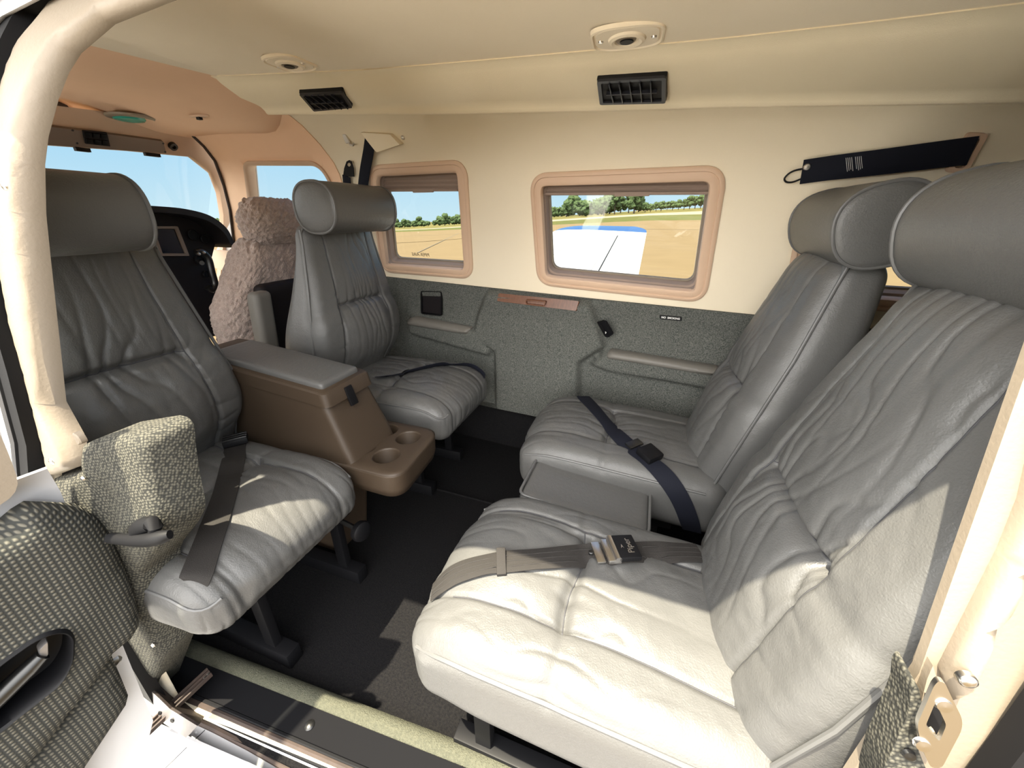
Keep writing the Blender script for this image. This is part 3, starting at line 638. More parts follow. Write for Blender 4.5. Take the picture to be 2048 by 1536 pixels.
def make_headrest(root, c, rx, rz, hl, ly=0.0, n=40, tilt=0.0, sq=2.4):
    V = []; Fc = []; m = 26
    prof = [(-1.0, 0.0), (-0.995, 0.5), (-0.985, 0.82), (-0.965, 0.95), (-0.93, 0.992)] + [(t, 1.0+0.02*math.cos(t*1.5)) for t in np.linspace(-0.86, 0.86, m-8)] + [(0.93, 0.992), (0.965, 0.95), (0.985, 0.82), (0.995, 0.5), (1.0, 0.0)]
    def ring(yv, s):
        out = []
        for k in range(n):
            a = 2*math.pi*k/n; ca, sa = math.cos(a), math.sin(a)
            x = rx*s*math.copysign(abs(ca)**(2/sq), ca); z = rz*s*math.copysign(abs(sa)**(2/sq), sa)
            ct, st_ = math.cos(tilt), math.sin(tilt); out.append((c[0]+x*ct+z*st_, ly+yv*hl, c[1]-x*st_+z*ct))
        return out
    for t, s in prof: V += ring(t, max(s, 0.001))
    for i in range(len(prof)-1):
        for k in range(n): Fc.append([i*n+k, i*n+(k+1) % n, (i+1)*n+(k+1) % n, (i+1)*n+k])
    Fc += [list(range(n)), list(range((len(prof)-1)*n, len(prof)*n))[::-1]]
    o = mkl('headrest', V, Fc, M['leather'], root, ang=180)
    for s in (-1, 1):
        pp = MB(); pp.add(*tube(ring(s*0.955, 0.985), 0.0036, 8, closed=True)); pp.buildl('piping', M['piping'], o)
    return o
def seat_base(root, x0, x1, hw, z1, ly=0.0):
    b = MB(); 
    for s in (-1, 1):
        b.add(*box(((x0+x1)/2, ly+s*(hw-0.03), 0.025), ((x1-x0)/2, 0.018, 0.022), bev=0.003))
        for xx in (x0+0.06, x1-0.06): b.add(*box((xx, ly+s*(hw-0.03), (0.045+z1)/2), (0.016, 0.010, (z1-0.045)/2), bev=0.002))
        b.add(*box(((x0+x1)/2, ly+s*(hw-0.03), z1-0.02), ((x1-x0)/2-0.01, 0.012, 0.02), bev=0.002))
    b.add(*box(((x0+x1)/2, ly, z1-0.012), ((x1-x0)/2-0.02, hw-0.03, 0.010), bev=0.003))
    return mkl('seat_frame', b.v, b.f, M['black'], root, ang=30)
# the two middle seats face aft
def middle_seat(xc, yc, label, seed, hi, L=0.56, lx0=0.0, T=0.15, hr=(1.0, 0.072, 0.168, 0.0), dh=0.0, W=0.41, ly=0.0, bly=0.0):
    root = thing('cabin_seat', (xc, yc, 0), label, 'seat', None)
    n1 = (130, 110, 22) if hi else (110, 96, 20)
    make_cushion(root, 'seat_cushion', L, W, T, 0.43-T/2, 0.02, seed, 0.02, 0.62, 1.5, n1, lx0=lx0, ly=ly)
    make_back(root, 0.37, 0.955, [(0.30,-0.20),(0.42,-0.185),(0.52,-0.135),(0.62,-0.12),(0.72,-0.135),(0.85,-0.155),(0.95,-0.165),(1.0,-0.17)],
              [(0.30,-0.33),(0.42,-0.335),(0.60,-0.30),(0.75,-0.255),(0.88,-0.22),(1.0,-0.21)], [(0.30,0.205),(0.42,0.215),(0.52,0.235),(0.62,0.232-dh),(0.75,0.20-dh),(0.88,0.172-dh),(0.95,0.165-dh),(1.0,0.16-dh)], seed+1, 0.04, ly=bly, big=1.7, n=(170, 120, 16))
    make_headrest(root, (-0.115, hr[0]), 0.076, hr[1], hr[2], ly=hr[3])
    seat_base(root, -0.25, 0.17, 0.15, 0.28, ly=0.045 if hi else 0.0)
    return root
seatMN = middle_seat(-0.845, 0.445, 'grey leather aft-facing seat just inside the door post, wide belt across it', 3.1, True, 0.51, -0.025, 0.135, (0.983, 0.066, 0.145, -0.075), 0.012, 0.41, -0.028, -0.022)
seatMF = middle_seat(-0.845, 1.135, 'grey leather aft-facing seat beside the window wall, beyond the tan console', 8.4, False, hr=(1.0, 0.072, 0.154, -0.013))
# the two rear seats face forward
def rear_seat(xc, yc, label, seed, hi, boff, hwb, hl=0.175, hoff=None):
    root = thing('cabin_seat', (xc, yc, 0), label, 'seat', None); root.rotation_euler = (0, 0, math.pi)
    n1 = (170, 150, 26) if hi else (110, 96, 20); n2 = (190, 150, 20) if hi else (130, 96, 16)
    make_cushion(root, 'seat_cushion', 0.57, 0.405, 0.17, 0.295-0.0015, 0.06, seed, 0.035, 0.55, 1.5, n1, r=0.055, lx0=-0.025)
    # local x = xc - X, so leaning back is towards -x
    make_back(root, 0.28, 0.90, [(0.20,-0.215),(0.33,-0.225),(0.45,-0.25),(0.55,-0.275),(0.65,-0.31),(0.78,-0.35),(0.90,-0.385),(1.0,-0.41)],
              [(0.20,-0.37),(0.33,-0.39),(0.55,-0.45),(0.75,-0.48),(0.90,-0.49),(1.0,-0.50)], [(0.20,0.20),(0.33,hwb),(0.45,hwb+0.012),(0.55,hwb+0.01),(0.70,hwb-0.012),(0.85,hwb-0.045),(0.95,hwb-0.055),(1.0,hwb-0.055)], seed+1, 0.0, ly=boff, big=1.35, n=n2)
    make_headrest(root, (-0.435, 0.962), 0.078, 0.075, hl, ly=boff if hoff is None else hoff, tilt=0.25)
    seat_base(root, -0.20, 0.20, 0.17, 0.205)
    return root
seatRN = rear_seat(-0.045, 0.505, 'large grey leather forward-facing seat nearest the camera, chrome-buckled belt on its cushion', 15.7, True, -0.055, 0.225)
seatRF = rear_seat(-0.045, 1.085, 'grey leather forward-facing seat in the far rear corner against the window wall', 21.3, False, -0.022, 0.192, 0.150, -0.005)
# leather-covered box between the rear seats
root = thing('centre_armrest', (-0.08, 0.82, 0), 'low grey leather box wedged between the two rear seat cushions', 'armrest')
Vb, Nb, Fb = rbox((0.16, 0.085, 0.14), 0.018, (30, 20, 16))
Vb[:,2] += 0.17-0.0*Vb[:,0]; Vb[:,2] -= 0.10*Vb[:,0]*(Vb[:,2] > 0.15)
ob = mk('padded_box', Vb+np.array([-0.085, 0.82, 0.012]), Fb, M['leather'], root, ang=180)
pth = [(x, y) for x, y in round_poly([(-0.158,-0.082),(0.158,-0.082),(0.158,0.082),(-0.158,0.082)], 0.02, 6)]
pp = MB(); pp.add(*tube([(x-0.085, y+0.82, 0.017+0.305-0.10*x) for x, y in pth], 0.0038, 8, closed=True)); pp.build('piping', M['piping'], ob)

# ------------------------------------------------------------------ things in the cabin
from mathutils.bvhtree import BVHTree
bpy.context.view_layer.update()
def world_bvh(objs):
    V = []; Fc = []
    for o in objs:
        n = len(V); mw = o.matrix_world; V += [mw@v.co for v in o.data.vertices]; Fc += [[i+n for i in p.vertices] for p in o.data.polygons]
    return BVHTree.FromPolygons(V, Fc)
def kids(root): return [c for c in root.children if c.type == 'MESH']
def cast(bvh, x, y):
    h = bvh.ray_cast(Vector(EYE), Vector(ray(x, y)).normalized()); return (np.array(h[0]), np.array(h[1])) if h[0] is not None else (None, None)
def on_curve(bvh, pxs, n=40):
    P = smooth_poly(pxs, max(2, n//max(1, len(pxs)-1)), closed=False); out = []
    for q in P:
        p, nn = cast(bvh, q[0], q[1])
        if p is not None:
            if nn@ray(q[0], q[1]) > 0: nn = -nn
            out.append((p, nn))
    return out
def relax(P, k=3):
    P = [np.array(p) for p in P]
    for _ in range(k): P = [P[0]]+[(P[i-1]+2*P[i]+P[i+1])/4 for i in range(1, len(P)-1)]+[P[-1]]
    return P
def strap(name, pn, hw, th, mt, parent, lift=0.002, roll=None):
    P = relax([p+n*(lift+th/2) for p, n in pn], 4); N = [norm(v) for v in relax([n for _, n in pn], 8)]; W = []
    for i in range(len(P)):
        t = norm(P[min(i+1, len(P)-1)]-P[max(i-1, 0)]); n = N[i]
        if roll is not None:
            a = roll[0]+(roll[1]-roll[0])*i/(len(P)-1); b = np.cross(n, t); n = norm(math.cos(a)*n+math.sin(a)*b); N[i] = n
        W.append(norm(np.cross(n, t))*hw)
    V, Fc = ribbon(P, W, th, N); return mk(name, V, Fc, mt, parent, ang=35)
def fullpn(pts, n): return [(np.array(p, float), norm(n)) for p in smooth_poly(pts, 6, closed=False)]
def slab(Q, off0, off1, nrm, r=0.15, n=5, inset=0.0015):
    """flat plate with rounded corners through four points, from off0 to off1 along nrm"""
    Q = [np.array(q, float) for q in Q]; c = sum(Q)/4; nrm = norm(nrm); u = norm(Q[1]-Q[0]); w = norm(np.cross(nrm, u))
    q2 = [((q-c)@u, (q-c)@w) for q in Q]; s = min(np.linalg.norm(Q[1]-Q[0]), np.linalg.norm(Q[2]-Q[1])); out = round_poly(q2, s*r, n)
    V = []; m = len(out)
    C2 = np.array([0., 0.])
    for o, k in ((off0, 0), (off1-inset, 0), (off1, inset)):
        for a in out:
            a2 = a-norm(a)*k; V.append(c+u*a2[0]+w*a2[1]+nrm*o)
    Fc = [list(range(m))[::-1], list(range(2*m, 3*m))]
    for l in (0, 1):
        for i in range(m): Fc.append([l*m+i, l*m+(i+1) % m, (l+1)*m+(i+1) % m, (l+1)*m+i])
    return V, Fc
def frame_slab(Q, w, off0, off1, nrm, r=0.15):
    """a raised rim: slab outline with a hole"""
    Q = [np.array(q, float) for q in Q]; c = sum(Q)/4; nrm = norm(nrm); u = norm(Q[1]-Q[0]); v = norm(np.cross(nrm, u))
    q2 = [np.array(((q-c)@u, (q-c)@v)) for q in Q]; s = min(np.linalg.norm(Q[1]-Q[0]), np.linalg.norm(Q[2]-Q[1]))
    o = round_poly(q2, s*r, 5); i_ = round_poly(shrink(q2, w), s*r*0.6, 5); m = len(o); V = []
    for a in o: V.append(c+u*a[0]+v*a[1]+nrm*off0)
    for a in o: V.append(c+u*a[0]*0.985+v*a[1]*0.985+nrm*off1)
    for a in i_: V.append(c+u*a[0]+v*a[1]+nrm*off1)
    for a in i_: V.append(c+u*a[0]*0.97+v*a[1]*0.97+nrm*off0)
    Fc = []
    for l in range(4):
        k = (l+1) % 4
        for i in range(m): Fc.append([l*m+i, l*m+(i+1) % m, k*m+(i+1) % m, k*m+i])
    return V, Fc
NW = norm((TPR, 1, 0))*-1                              # out of the starboard wall, into the cabin
NWL = norm((TPR, 1, 0.268))*-1
def mid(Q): return sum(np.array(q) for q in Q)/len(Q)
# ---- centre console
root = thing('console', (-0.86, 0.73, 0), 'tan moulded console between the two aft-facing seats with a grey padded lid', 'console')
X0, X1, Y0, Y1 = -1.19, -0.735, 0.645, 0.805
def ztop(x): return 0.585-0.10*(x+0.735)
b = MB(); secs = []
for z, xa, ya, yb, xf in [(0.02,-0.80,0.655,0.795,-1.20),(0.28,-0.76,0.645,0.805,-1.20),(0.33,-0.64,0.632,0.818,-1.20),(0.42,-0.665,0.635,0.815,-1.20),(0.545,-0.715,0.642,0.808,-1.20)]:
    o = round_poly([(xf, ya), (xa, ya), (xa, yb), (xf, yb)], [0.01, 0.022, 0.022, 0.01], 5); secs.append([(p[0], p[1], z+((-0.10*(p[0]+0.735)) if z > 0.5 else 0)) for p in o])
m = len(secs[0]); V = [p for s in secs for p in s]; Fc = [[l*m+i, l*m+(i+1) % m, (l+1)*m+(i+1) % m, (l+1)*m+i] for l in range(4) for i in range(m)]+[list(range(4*m, 5*m)), list(range(m))[::-1]]
mk('body', V, Fc, M['console'], root, ang=35)
secs = []
for dz, g in [(-0.038,0.0),(-0.037,0.003),(-0.004,0.0015),(0.0,-0.003)]:
    o = round_poly([(-1.135, 0.640-g), (-0.712+g, 0.640-g), (-0.712+g, 0.810+g), (-1.135, 0.810+g)], [0.004, 0.02, 0.02, 0.004], 5); secs.append([(p[0]+(0.0 if dz > -0.02 else 0.006), p[1], ztop(p[0])+dz) for p in o])
m = len(secs[0]); V = [p for s in secs for p in s]; Fc = [[l*m+i, l*m+(i+1) % m, (l+1)*m+(i+1) % m, (l+1)*m+i] for l in range(3) for i in range(m)]+[list(range(3*m, 4*m)), list(range(m))[::-1]]
lid = mk('lid', V, Fc, M['console'], root, ang=35)
Vb, Nb, Fb = rbox((0.195, 0.068, 0.012), 0.010, (40, 20, 6)); Vb[:,2] += 0.004*(1-(Vb[:,0]/0.2)**2)*(1-(Vb[:,1]/0.07)**2)*(Vb[:,2] > 0)
Vb = Vb+np.array([-0.925, 0.725, 0]); Vb[:,2] += ztop(Vb[:,0])+0.003; mk('lid_cushion', Vb, Fb, M['leather'], lid, ang=180)
V, Fc = box((-1.165, 0.725, ztop(-1.165)-0.012), (0.027, 0.082, 0.012), bev=0.003); mk('rear_ledge', V, Fc, M['console'], root)
V, Fc = box((-0.708, 0.765, 0.558), (0.004, 0.011, 0.026), frame((1,0,0.25)), 0.0015); V = np.array(V)
c = AX(700, 775, -0.70); V, Fc = box((-0.7015, float(c[1]), 0.548), (0.012, 0.026, 0.004), frame((1,0,0.3)), 0.0015); mk('latch', V, Fc, M['black'], root)
# cup tray
zt = 0.395; to = round_poly([(-0.755, 0.63), (-0.515, 0.625), (-0.535, 0.868), (-0.755, 0.868)], [0.01, 0.055, 0.055, 0.01], 10)
cups = [AZ(x, y, zt) for x, y in [(772,860),(816,875),(727,894),(772,911)]]; rc = 0.036
holes = [[(c[0]+rc*math.cos(a), c[1]+rc*math.sin(a)) for a in np.linspace(0, 2*math.pi, 29)[:-1]] for c in cups]
V, Fc = sheet(to, holes, 0.012, lambda P: np.column_stack([P[:,0], P[:,1], zt-0.006*ss(0.010, 0.0, sd_poly(P, to))]), extra=[tuple(p) for p in round_poly([(-0.748, 0.637), (-0.522, 0.632), (-0.542, 0.861), (-0.748, 0.861)], [0.01, 0.05, 0.05, 0.01], 10)], thick=0.004, tdir=(0,0,-1))
tray = mk('cup_tray', V, Fc, M['console'], root, ang=60)
m = len(to); V = []; cc = np.array([-0.645, 0.747])
for z, k in ((zt-0.005, 1.0), (zt-0.05, 0.99), (zt-0.072, 0.95), (zt-0.074, 0.90)):
    for p in to: q = cc+(np.array(p)-cc)*k; V.append((q[0], q[1], z))
Fc = [[l*m+i, l*m+(i+1) % m, (l+1)*m+(i+1) % m, (l+1)*m+i] for l in range(3) for i in range(m)]+[list(range(3*m, 4*m))]
mk('skirt', V, Fc, M['console'], tray, ang=60)
for c in cups:
    V, Fc = lathe([(rc+0.002, 0.0005), (rc-0.001, -0.001), (rc-0.002, -0.004), (rc-0.004, -0.045), (rc-0.010, -0.052), (0.0005, -0.052)], (c[0], c[1], zt), (0,0,1), 28, cap=False); mk('cup_holder', V, Fc, M['console'], tray, ang=50)
# ---- lap belts
def buckle(c, ax, nn, sx, sy, sz, name, mt, parent, bev=0.003): # box along ax, thickness along nn
    ax = norm(ax); nn = norm(nn-ax*(nn@ax)); Mx = np.array([ax, np.cross(nn, ax), nn]); V, Fc = box(c, (sx, sy, sz), Mx, bev); return mk(name, V, Fc, mt, parent, ang=35), Mx
# near middle seat
bv = world_bvh(kids(seatMN)); pn = on_curve(bv, [(474,868),(470,905),(463,940),(452,985),(430,1050),(405,1120),(383,1180)], 40)
end = pn[-1][0]; tail = [(end+np.array([0.012,-0.018,-0.018]), norm(pn[-1][1]+np.array([.3,-.8,0]))), (np.array([end[0]-0.01, end[1]-0.03, end[2]-0.06]), norm((0.4,-1,0.1))), (np.array([end[0]-0.05, end[1]-0.035, end[2]-0.12]), norm((0.4,-1,0.1)))]
tail = []
root = thing('seat_belt', pn[len(pn)//2][0], 'wide black lap belt with a dark buckle over the seat by the door post', 'seat belt')
pn = pn+[(AY(x, y, yy), norm((0.5,-0.8,0.3))) for x, y, yy in [(372,1200,0.255),(364,1212,0.252),(352,1224,0.250)]]
strap('webbing', pn, 0.0235, 0.0022, M['belt'], root)
c, nn = cast(bv, 474, 888); t = norm(pn[6][0]-pn[0][0]); bk, Mx = buckle(c+nn*0.012, t, nn, 0.022, 0.027, 0.008, 'buckle', M['black'], root)
for s in (-1, 0, 1):
    V, Fc = box(c+nn*0.021+t*s*0.015, (0.004, 0.026, 0.003), Mx, 0.001); mk('buckle_bar', V, Fc, M['dark_metal'], bk)
# near rear seat
bv = world_bvh(kids(seatRN)); pn = on_curve(bv, [(868,1188),(905,1155),(950,1138),(1000,1128),(1060,1123),(1120,1118),(1180,1113),(1240,1110),(1300,1108),(1360,1108),(1400,1110)], 60)
root = thing('seat_belt', pn[len(pn)//2][0], 'grey ribbed lap belt with a chrome and black lift-lever buckle across the near seat', 'seat belt')
wb = strap('webbing', pn, 0.0235, 0.0022, M['belt'], root, lift=0.004)
for s in (-0.5, 0, 0.5):                               # woven ribs along the belt
    P = relax([p+n*0.0062 for p, n in pn], 4); o_ = []
    for i in range(len(P)):
        t = norm(P[min(i+1, len(P)-1)]-P[max(i-1, 0)]); o_.append(P[i]+norm(np.cross(pn[i][1], t))*0.0235*s)
    V, Fc = tube(o_, 0.0011, 6); mk('rib', V, Fc, M['belt'], wb)
c, nn = cast(bv, 1004, 1128); c2, _ = cast(bv, 1030, 1126); buckle(c+nn*0.008, c2-c, nn, 0.0085, 0.026, 0.0045, 'keeper_loop', M['belt'], root, 0.002)
cb, nb = cast(bv, 1222, 1112); c2, _ = cast(bv, 1262, 1110); t = norm(c2-cb)
bk, Mx = buckle(cb+nb*0.013, t, nb, 0.012, 0.026, 0.0045, 'buckle', M['steel'], root, 0.002)
ca, na = cast(bv, 1196, 1113); V, Fc = box(ca+nb*0.011, (0.008, 0.024, 0.002), Mx, 0.001); mk('tongue', V, Fc, M['steel'], bk)
V, Fc = tube([cb+nb*0.018+t*0.004-Mx[1]*0.026, cb+nb*0.018+t*0.004+Mx[1]*0.026], 0.0042, 12); mk('roller', V, Fc, M['steel'], bk)
for s in (-0.4, 0.4):
    V, Fc = lathe([(0, 0.004), (0.003, 0.003), (0.004, 0)], cb+nb*0.020+t*0.013+Mx[1]*0.026*s, nb, 14); mk('rivet', V, Fc, M['steel'], bk)
cc_, _ = cast(bv, 1250, 1111); bc, My = buckle(cc_+nb*0.020, t, norm(nb+t*0.12), 0.022, 0.027, 0.0055, 'buckle_cover', M['black'], root, 0.0025)
V, Fc = tube([cc_+nb*0.020-t*0.022-My[1]*0.027, cc_+nb*0.020-t*0.022+My[1]*0.027], 0.006, 14); mk('cover_hinge', V, Fc, M['steel'], bc)
V, Fc = lathe([(0, 0.004), (0.004, 0.004), (0.005, 0.003), (0.005, -0.002)], ca+nb*0.013-t*0.014-Mx[1]*0.002, nb, 16); mk('stud', V, Fc, M['dark_metal'], bk)
RX = My[1]; text_mesh('Piper', 0.0165, np.array([RX, -My[0], My[2]]) if (np.cross(RX, -My[0])@My[2]) > 0 else np.array([RX, My[0], My[2]]), cc_+nb*0.020+My[2]*0.0060+t*0.006, M['steel'], 'lettering', bc, 0.0002)
tri = MB(); o_ = cc_+nb*0.020+My[2]*0.0062-t*0.008; tri.add([o_+RX*0.004, o_-RX*0.006+t*0.003, o_-RX*0.002, o_-RX*0.006-t*0.003], [[0,1,2],[0,2,3]]); tri.build('arrow_emblem', M['steel'], bc, smooth=False)
# far rear seat
bv = world_bvh(kids(seatRF)+[o for o in bpy.data.objects if o.name.startswith('padded_box')]); pn = on_curve(bv, [(1163,792),(1185,815),(1210,845),(1235,872),(1262,897),(1292,920),(1320,943),(1345,972),(1365,1005),(1380,1045),(1388,1075)], 50)
root = thing('seat_belt', pn[len(pn)//2][0], 'black lap belt with a square black buckle across the far rear corner seat', 'seat belt')
strap('webbing', pn, 0.0235, 0.0022, M['belt_navy'], root, lift=0.003)
c, nn = cast(bv, 1297, 915); c2, _ = cast(bv, 1330, 945); t = norm(c2-c); bk, Mx = buckle(c+nn*0.014, t, nn, 0.025, 0.026, 0.010, 'buckle', M['black'], root, 0.004)
c3, n3 = cast(bv, 1268, 893); V, Fc = box(c3+n3*0.010, (0.012, 0.024, 0.003), Mx, 0.001); mk('tongue', V, Fc, M['dark_metal'], root)
# far middle seat, belt lying half on edge
bv = world_bvh(kids(seatMF)); pn = on_curve(bv, [(752,758),(775,757),(800,751),(840,742),(880,733),(912,733),(938,734),(958,742),(966,756)], 44)
root = thing('seat_belt', pn[len(pn)//2][0], 'narrow black lap belt twisted on its edge over the seat by the side panel', 'seat belt')
strap('webbing', pn, 0.016, 0.0022, M['belt_navy'], root, lift=0.008, roll=(0.5, 0.9))
c, nn = cast(bv, 806, 750); c2, _ = cast(bv, 830, 745); buckle(c+nn*0.012, c2-c, nn, 0.012, 0.02, 0.006, 'slide', M['black'], root, 0.002)
# ---- shoulder straps on the window wall
A = HF(1592, 345, 0.012); B = HF(1948, 300, 0.012); W_ = 0.5*np.linalg.norm(HF(1720,305,0.012)-HF(1724,352,0.012))
root = thing('shoulder_strap', HF(1760, 335), 'navy shoulder belt hung along the wall above the far rear headrest, snap at its end', 'shoulder belt')
pn = [(p, NWL) for p in relax([HF(x, y, 0.014) for x, y in smooth_poly([(1603,344),(1650,337),(1700,331),(1760,324),(1830,315),(1900,306),(1944,301)], 5, closed=False)], 3)]
sw = strap('webbing', pn, W_, 0.0025, M['belt_navy'], root)
V, Fc = lathe([(0, 0.004), (0.006, 0.0035), (0.008, 0.001), (0.008, -0.003)], HF(1614, 334, 0.020), NWL, 18); mk('snap_button', V, Fc, M['steel'], sw)
V, Fc = tube([HF(x, y, 0.015) for x, y in smooth_poly([(1604,338),(1590,341),(1578,347),(1569,357),(1573,364),(1586,364),(1604,357)], 4, closed=False)], 0.0022, 8); mk('wire_hook', V, Fc, M['black'], root)
Pq = [HF(x, y, 0.0185) for x, y in [(1690,316),(1724,312),(1727,343),(1693,347)]]
ln = MB()
for i in range(9):
    if i in (4,): continue
    u = (i+0.5)/9; a = Pq[0]*(1-u)+Pq[1]*u; b_ = Pq[3]*(1-u)+Pq[2]*u; ln.add(*tube([a, a*(0.12+0.05*(i % 3))+b_*(0.88-0.05*(i % 3))], 0.0006, 4))
ln.build('printed_label', M['white'], sw)
V, Fc = frame_slab([HF(x, y, 0.004) for x, y in [(1935,264),(1976,266),(1930,346),(1888,344)]], 0.010, -0.01, 0.008, NWL, 0.2); mk('slot_bezel', V, Fc, M['tan'], root)
# middle shoulder belt: cover, band, anchor
root = thing('shoulder_strap', HF(735, 320), 'navy shoulder belt dropping from its cover behind the far seat headrest', 'shoulder belt')
pn = [(HF(x, y, 0.016), NWL) for x, y in smooth_poly([(741,284),(737,310),(732,335),(728,362),(724,400)], 6, closed=False)]
strap('webbing', pn, 0.021, 0.0025, M['belt_navy'], root)
V, Fc = slab([HF(x, y, 0.006) for x, y in [(724,264),(784,268),(806,288),(762,303)]], -0.01, 0.016, NWL, 0.08); mk('reel_cover', V, Fc, M['cream'], root)
pn = [(HF(x, y, 0.010), NWL) for x, y in smooth_poly([(694,352),(695,364),(697,390)], 6, closed=False)]
root = thing('belt_anchor', HF(696, 340), 'black belt end with a round eyelet standing up behind the far headrest', 'belt anchor')
strap('webbing', pn, 0.018, 0.003, M['belt_navy'], root)
Pe = [HF(x, y, 0.010) for x, y in [(688,353),(692,330),(696,321),(701,325),(706,338),(708,353)]]
V, Fc = sheet([(0,0.0),(1,0),(0.92,0.5),(0.72,0.92),(0.5,1.0),(0.28,0.92),(0.08,0.5)], [[(0.5+0.17*math.cos(a), 0.72+0.12*math.sin(a)) for a in np.linspace(0, 2*math.pi, 17)[:-1]]], 0.1,
     lambda P: np.array([HF(687+22*u+1*v, 353-33*v, 0.010) for u, v in P]), thick=0.003, tdir=NWL); mk('end_plate', V, Fc, M['black'], root, ang=30)
root = thing('coat_hook', HF(696, 280), 'small chrome coat hook on the cream wall ahead of the belt cover', 'hook')
V, Fc = slab([HF(x, y, 0.003) for x, y in [(683,269),(690,268),(703,285),(695,287)]], 0, 0.004, NWL, 0.3); mk('plate', V, Fc, M['steel'], root)
V, Fc = tube([HF(697,284,0.004), HF(700,289,0.016), HF(706,291,0.018), HF(708,287,0.018)], 0.003, 10); mk('hook', V, Fc, M['steel'], root)
sc = screw(806, 275, 0.007, None, off=0.001, name='wall_screw', surf=HF, n=NWL); tag(sc, 'round screw head on the cream wall right of the belt cover', 'screw')
# ---- side panel fittings
def wq(px, off): return [HF(x, y, off) for x, y in px]
root = thing('headset_outlet', HF(864, 605), 'black recessed square with two headset jacks on the grey side panel', 'jack panel')
Q = wq([(840,581),(883,582),(887,631),(845,627)], 0.014); V, Fc = frame_slab(Q, 0.006, -0.002, 0.006, NW, 0.10); mk('bezel', V, Fc, M['black'], root)
V, Fc = slab(wq([(843,584),(881,585),(884,628),(848,624)], 0.014), -0.001, 0.001, NW, 0.05); fp = mk('face', V, Fc, M['dash'], root)
for x, y in [(861,617),(875,620)]: V, Fc = lathe([(0.0015, 0.003), (0.002, 0.006), (0.004, 0.006), (0.005, 0.001)], HF(x, y, 0.015), NW, 14); mk('jack', V, Fc, M['steel'], fp)
root = thing('reading_switch', HF(1210, 658), 'small black rocker plate leaning on the sloping end of the grey cabinet', 'switch')
nn = norm((0.8, -1, 0.1)); Q = [HF(x, y, 0.040) for x, y in [(1196,642),(1211,637),(1225,668),(1211,679)]]; V, Fc = slab(Q, -0.006, 0.007, nn, 0.18); pl = mk('plate', V, Fc, M['black'], root)
V, Fc = frame_slab(Q, 0.005, 0.006, 0.010, nn, 0.18); mk('rim', V, Fc, M['black'], root)
c = HF(1211, 667, 0.052); V, Fc = tube([c, c+np.array([0.002,0,0.004]), c+np.array([-0.002,0,0.006])], 0.0012, 6); mk('symbol', V, Fc, M['white'], pl)
root = thing('placard', HF(1341, 636), 'tiny black NO SMOKING placard on the grey side panel', 'sign')
Q = wq([(1319,630),(1363,634),(1364,642),(1320,638)], 0.016); V, Fc = slab(Q, -0.004, 0.002, NW, 0.2); pl = mk('plate', V, Fc, M['black'], root)
u = norm(Q[1]-Q[0]); text_mesh('NO  SMOKING', 0.0088, np.array([u, np.cross(NW, u), NW]), mid(Q)+NW*0.0024, M['white'], 'lettering', root, 0.0002, True)
root = thing('drawer', HF(1076, 605), 'thin wood-veneer drawer front let into the top of the grey cabinet', 'drawer')
Q = [HF(x, y, 0.045) for x, y in [(996,586),(1158,602),(1155,623),(997,603)]]; V, Fc = slab(Q, -0.02, 0.007, norm(NW+np.array([0,0,0.3])), 0.12); dr = mk('drawer_front', V, Fc, M['wood'], root)
Q = [HF(x, y, 0.055) for x, y in [(1051,598),(1094,602),(1090,612),(1053,608)]]; V, Fc = frame_slab(Q, 0.004, -0.004, 0.008, NW, 0.35); mk('handle', V, Fc, M['wood'], root)
for px, lab, yo in [([(828,634),(838,629),(952,651),(946,663),(829,645)], 'short grey armrest ledge on the side panel beside the far aft-facing seat', 0), ([(1216,700),(1224,693),(1434,726),(1437,734),(1420,741),(1217,708)], 'long grey armrest ledge on the side panel beside the far rear seat', 0)]:
    pts = [xz(HF(x, y, 0.0)) for x, y in px]; o_ = round_poly(pts, 0.008, 4)
    V, Fc = sheet(o_, [], 0.01, lambda P: np.column_stack([P[:,0], YF(P[:,0], P[:,1])-0.052-0.018*np.sqrt(np.clip(sd_poly(P, o_)/0.012, 0, 1)), P[:,1]]), thick=0.03, tdir=(0,1,0))
    tag(mk('armrest_pad', V, Fc, M['armrest'], None, ang=60), lab, 'armrest')
# ---- overhead fittings
def hduct(x, y): return hit(x, y, duct_face, 0.5, 3)
for px, lab in [([(598,178),(686,173),(706,207),(628,213)], 'dark slatted air vent on the overhead duct, the left one nearer the cockpit'), ([(1195,149),(1336,140),(1335,191),(1201,198)], 'dark slatted air vent on the overhead duct above the wide window')]:
    Q = [hduct(x, y) for x, y in px]; n_ = norm(np.cross(Q[1]-Q[0], Q[3]-Q[0])); n_ = n_ if n_[2] < 0 else -n_; Q = [q+n_*0.011 for q in Q]
    root = thing('air_vent', mid(Q), lab, 'vent', 'slatted air vents on the overhead duct')
    V, Fc = frame_slab(Q, 0.009, -0.014, 0.003, n_, 0.06); mk('bezel', V, Fc, M['navy'], root)
    V, Fc = slab(Q, -0.010, -0.001, n_, 0.04); mk('back_plate', V, Fc, M['rubber'], root)
    u = Q[1]-Q[0]; lu = np.linalg.norm(u); u = u/lu; w = norm(np.cross(n_, u)); c = mid(Q); hh = abs((Q[3]-Q[0])@w)/2-0.008
    for i in range(5): V, Fc = box(c+u*(i-2)*lu*0.15, (0.0012, hh, 0.006), np.array([u, w, n_]), 0.0004); mk('slat', V, Fc, M['navy'], root)
    V, Fc = box(c, (lu*0.38, 0.0014, 0.006), np.array([u, w, n_]), 0.0004); mk('slat', V, Fc, M['navy'], root)
def hceil(x, y): return hit(x, y, lambda p: p[2]-float(ceil_z(np.array([[p[0], p[1]]]))[0]), 0.3, 3)
